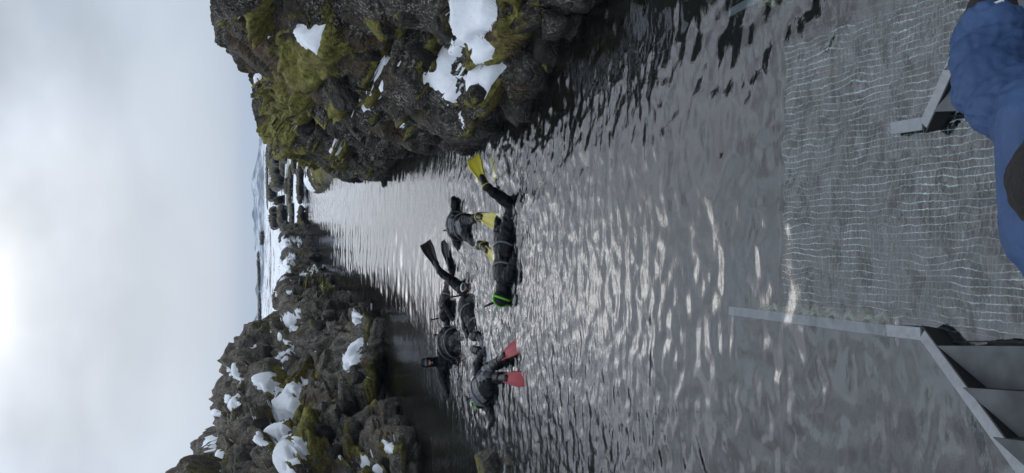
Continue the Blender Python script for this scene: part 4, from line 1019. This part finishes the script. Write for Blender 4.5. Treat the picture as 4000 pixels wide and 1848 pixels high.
# ------------------------------------------------------------------ the visitor in the blue padded jacket, sitting below the camera
def fabric():
    q = Mat('blue nylon'); p = q.pos(); a = q.noise(p, 260, 2, 0.6); b = q.noise(p, 6, 4)
    c = q.mix(q.rng(b, 0.35, 0.65), rgb(0.024, 0.050, 0.112), rgb(0.040, 0.076, 0.160)); c = q.mix(q.rng(a, 0.3, 0.7, 0, .35), c, rgb(0.042, 0.08, 0.19))
    return q.bsdf(c, 0.55, q.mth('ADD', a, q.mth('MULTIPLY', q.noise(p, 14, 4, .6, 1.2), 2.0)), 0.3, 0.006, **{'Specular IOR Level': 0.2})
MAT_BLUE = fabric()
MAT_FLEECE = simple('dark brown fleece', (0.013, 0.010, 0.0105), 0.95, 120, 0.45, 0.8, bdist=0.01)
def padded(path, radii, pitch, depth, n=28, phase=0.0, seed=0, sag=0.0):
    """a down-filled sleeve: rolls between stitched seams, creased on the inside of the bend"""
    P = [Vector(p) for p in path]; L = [0]
    for a, b in zip(P, P[1:]): L.append(L[-1] + (b - a).length)
    m_ = int(L[-1] / 0.006); s = np.linspace(0, L[-1], m_)
    C3 = crom(np.array([p[:] for p in P]), np.interp(s, L, np.arange(len(P)))); rr = np.interp(s, L, radii)
    ii, kk = np.meshgrid(np.arange(m_), np.arange(n), indexing='ij'); aa = 2 * np.pi * kk / n
    fp = np.stack([(s[ii] * 8 + 1.3 * np.sin(aa + seed)).ravel(), (1.1 * np.cos(aa)).ravel() + seed * 3, (1.1 * np.sin(aa)).ravel()], 1)
    FOLD = (np.clip(1 - np.abs(perlin(fp)) * 5, 0, 1) ** 1.5 + 0.5 * np.clip(1 - np.abs(perlin(fp * 1.9 + 7)) * 5, 0, 1)).reshape(m_, n)
    V, F = [], []; prev = None
    for i in range(m_):
        d = Vector(C3[min(i + 1, m_ - 1)] - C3[max(i - 1, 0)]).normalized()
        sd_ = d.cross(Vector((0, 0, 1))).normalized() if prev is None else (prev - d * prev.dot(d)).normalized(); prev = sd_; t = d.cross(sd_)
        for k in range(n):
            a = 2 * math.pi * k / n
            ph = s[i] / pitch + phase + 0.07 * math.sin(a * 2 + seed) + 0.03 * math.sin(3 * a + i * .02)
            w_ = abs(math.sin(math.pi * ph)) ** 0.32
            r_ = float(rr[i]) * (1 + 0.05 * math.sin(a * 3 + s[i] * 30 + seed)) + depth * (w_ - 0.7)
            r_ = float(r_ - 0.012 * FOLD[i, k] + 0.006 * (1 - w_) * math.sin(17 * a + seed + 3 * math.sin(s[i] * 40)))
            V.append(Vector(C3[i]) + r_ * (math.cos(a) * sd_ + math.sin(a) * t))
    for i in range(m_ - 1):
        for k in range(n): F.append((i * n + k, i * n + (k + 1) % n, (i + 1) * n + (k + 1) % n, (i + 1) * n + k))
    F.append(tuple(range(n - 1, -1, -1))); F.append(tuple(range((m_ - 1) * n, m_ * n)))
    return V, F
wr = at_y(3876, 84, 1.43); el = at_y(3892, 320, 1.34); sh = at_y(4110, 470, 1.15)
mid1 = wr + (el - wr) * .5; mid2 = el + (sh - el) * .5
hc = at_y(4262, 700, 1.02)
sl = at_y(4150, 900, 1.15)
hipc = Vector(((sh.x + sl.x) / 2 + .02, .72, .40))
VP_ = empty('person', (hipc.x, hipc.y, 0.27)); tag(VP_, 'person in a blue padded jacket and dark fleece cap with outstretched right arm', 'person')
oV = VP_.location
def lv(vf): return [Vector(q_) - oV for q_ in vf[0]], vf[1]
ctr = (sh + sl) / 2
jk = fuse('jacket', [lv(padded([wr, mid1 + Vector((0, .012, .0)), el + Vector((.005, .01, .01)), mid2 + Vector((-.015, .02, 0)), sh], [.084, .088, .088, .093, .100], .098, .024, 60, seed=1)),
    lv(padded([sl + Vector((.10, -.02, .0)), sl, sl + Vector((-.12, -.06, -.10)), sl + Vector((-.20, .0, -.28))], [.115, .125, .112, .10], .11, .022, 60, seed=4)),
    lv(padded([ctr + Vector((0, .04, -.03)), ctr * .6 + hipc * .4, hipc + Vector((0, 0, .06))], [.19, .235, .225], .13, .034, 40, seed=2)),
    lv(capsule(sh, sl, .115, .125)), lv(capsule(sl + Vector((-.20, .0, -.28)), sl + Vector((.02, .15, -.42)), .095, .08))], 0.005, 0.0012, 20, 1)
link('jacket', jk, MAT_BLUE, VP_)
lg = []
for s in (-1, 1):
    hp_ = hipc + Vector((s * .1, .05, -.02)); kn = hipc + Vector((s * .14, .44, .06)); an = hipc + Vector((s * .14, .50, -.04)) + Vector((0, .0, 0))
    an = Vector((kn.x, kn.y + .04, .30)); lg += [lv(capsule(hp_, kn, .10, .08)), lv(capsule(kn, an, .08, .06)), lv(capsule(an, an + Vector((0, .16, .0)), .055, .045))]
nk = hc + Vector((0, -.13, -.06))
body = fuse('body', lg + [lv(capsule(hipc, ctr, .13, .12)), lv(capsule(nk, ctr, .07, .10)), lv(ellip(hc + Vector((0, .0, -.01)), (Vector((.08, 0, 0)), Vector((0, .095, 0)), Vector((0, 0, .1))))), lv(capsule(sh, el, .06, .05)), lv(capsule(el, wr, .05, .04))], 0.014)
link('body', body, MAT_FLEECE, VP_)
cap = fuse('fleece_cap', [lv(ellip(hc, (Vector((.135, 0, 0)), Vector((0, .150, .02)), Vector((0, -.02, .150))))), lv(capsule(hc + Vector((0, -.03, -.03)), nk, .10, .10)), lv(capsule(hc + Vector((-.0, -.10, .0)), sl * .4 + sh * .6 + Vector((0, -.1, .06)), .10, .12))], 0.009, 0.004, 22)
link('fleece_cap', cap, MAT_FLEECE, VP_)
wd_ = (wr - el).normalized()
gl_ = link('glove', fuse('glove', [([Vector(q_) - oV for q_ in v_], f_) for v_, f_ in hand(wr + wd_ * .05, wd_ + Vector((0, .0, -.10)), (0, -.4, -1), .5, 1.25, -1)] + [lv(capsule(wr - wd_ * .02, wr + wd_ * .06, .068, .060))], 0.008, 0.002, 30, 2), MAT_FLEECE, VP_)
# care tag on the cuff, with its lines of small print
tp = at_y(3908, 22, 1.42) ; tn = (CH - tp).normalized(); tp = tp + tn * .088
tx = (Vector((0, -1, .3)) - tn * Vector((0, -1, .3)).dot(tn)).normalized(); ty = tn.cross(tx)
def tagbox(c, a, b, t): 
    v = [c + tx * i * a + ty * j * b + tn * k * t for k in (-1, 1) for i, j in ((-1, -1), (1, -1), (1, 1), (-1, 1))]
    return v, [(3, 2, 1, 0), (4, 5, 6, 7), (0, 1, 5, 4), (1, 2, 6, 5), (2, 3, 7, 6), (3, 0, 4, 7)]
ct = link('care_tag', mesh('care_tag', *lv(tagbox(tp, .011, .015, .0008))), MAT_WHITE, gl_, False)
for i in range(4):
    link('print_line', mesh('print_line', *lv(tagbox(tp + tn * .0012 + tx * (.006 - .0035 * i), .0007, .010 - .002 * (i % 2), .0003))), MAT_DGREY, ct, False)
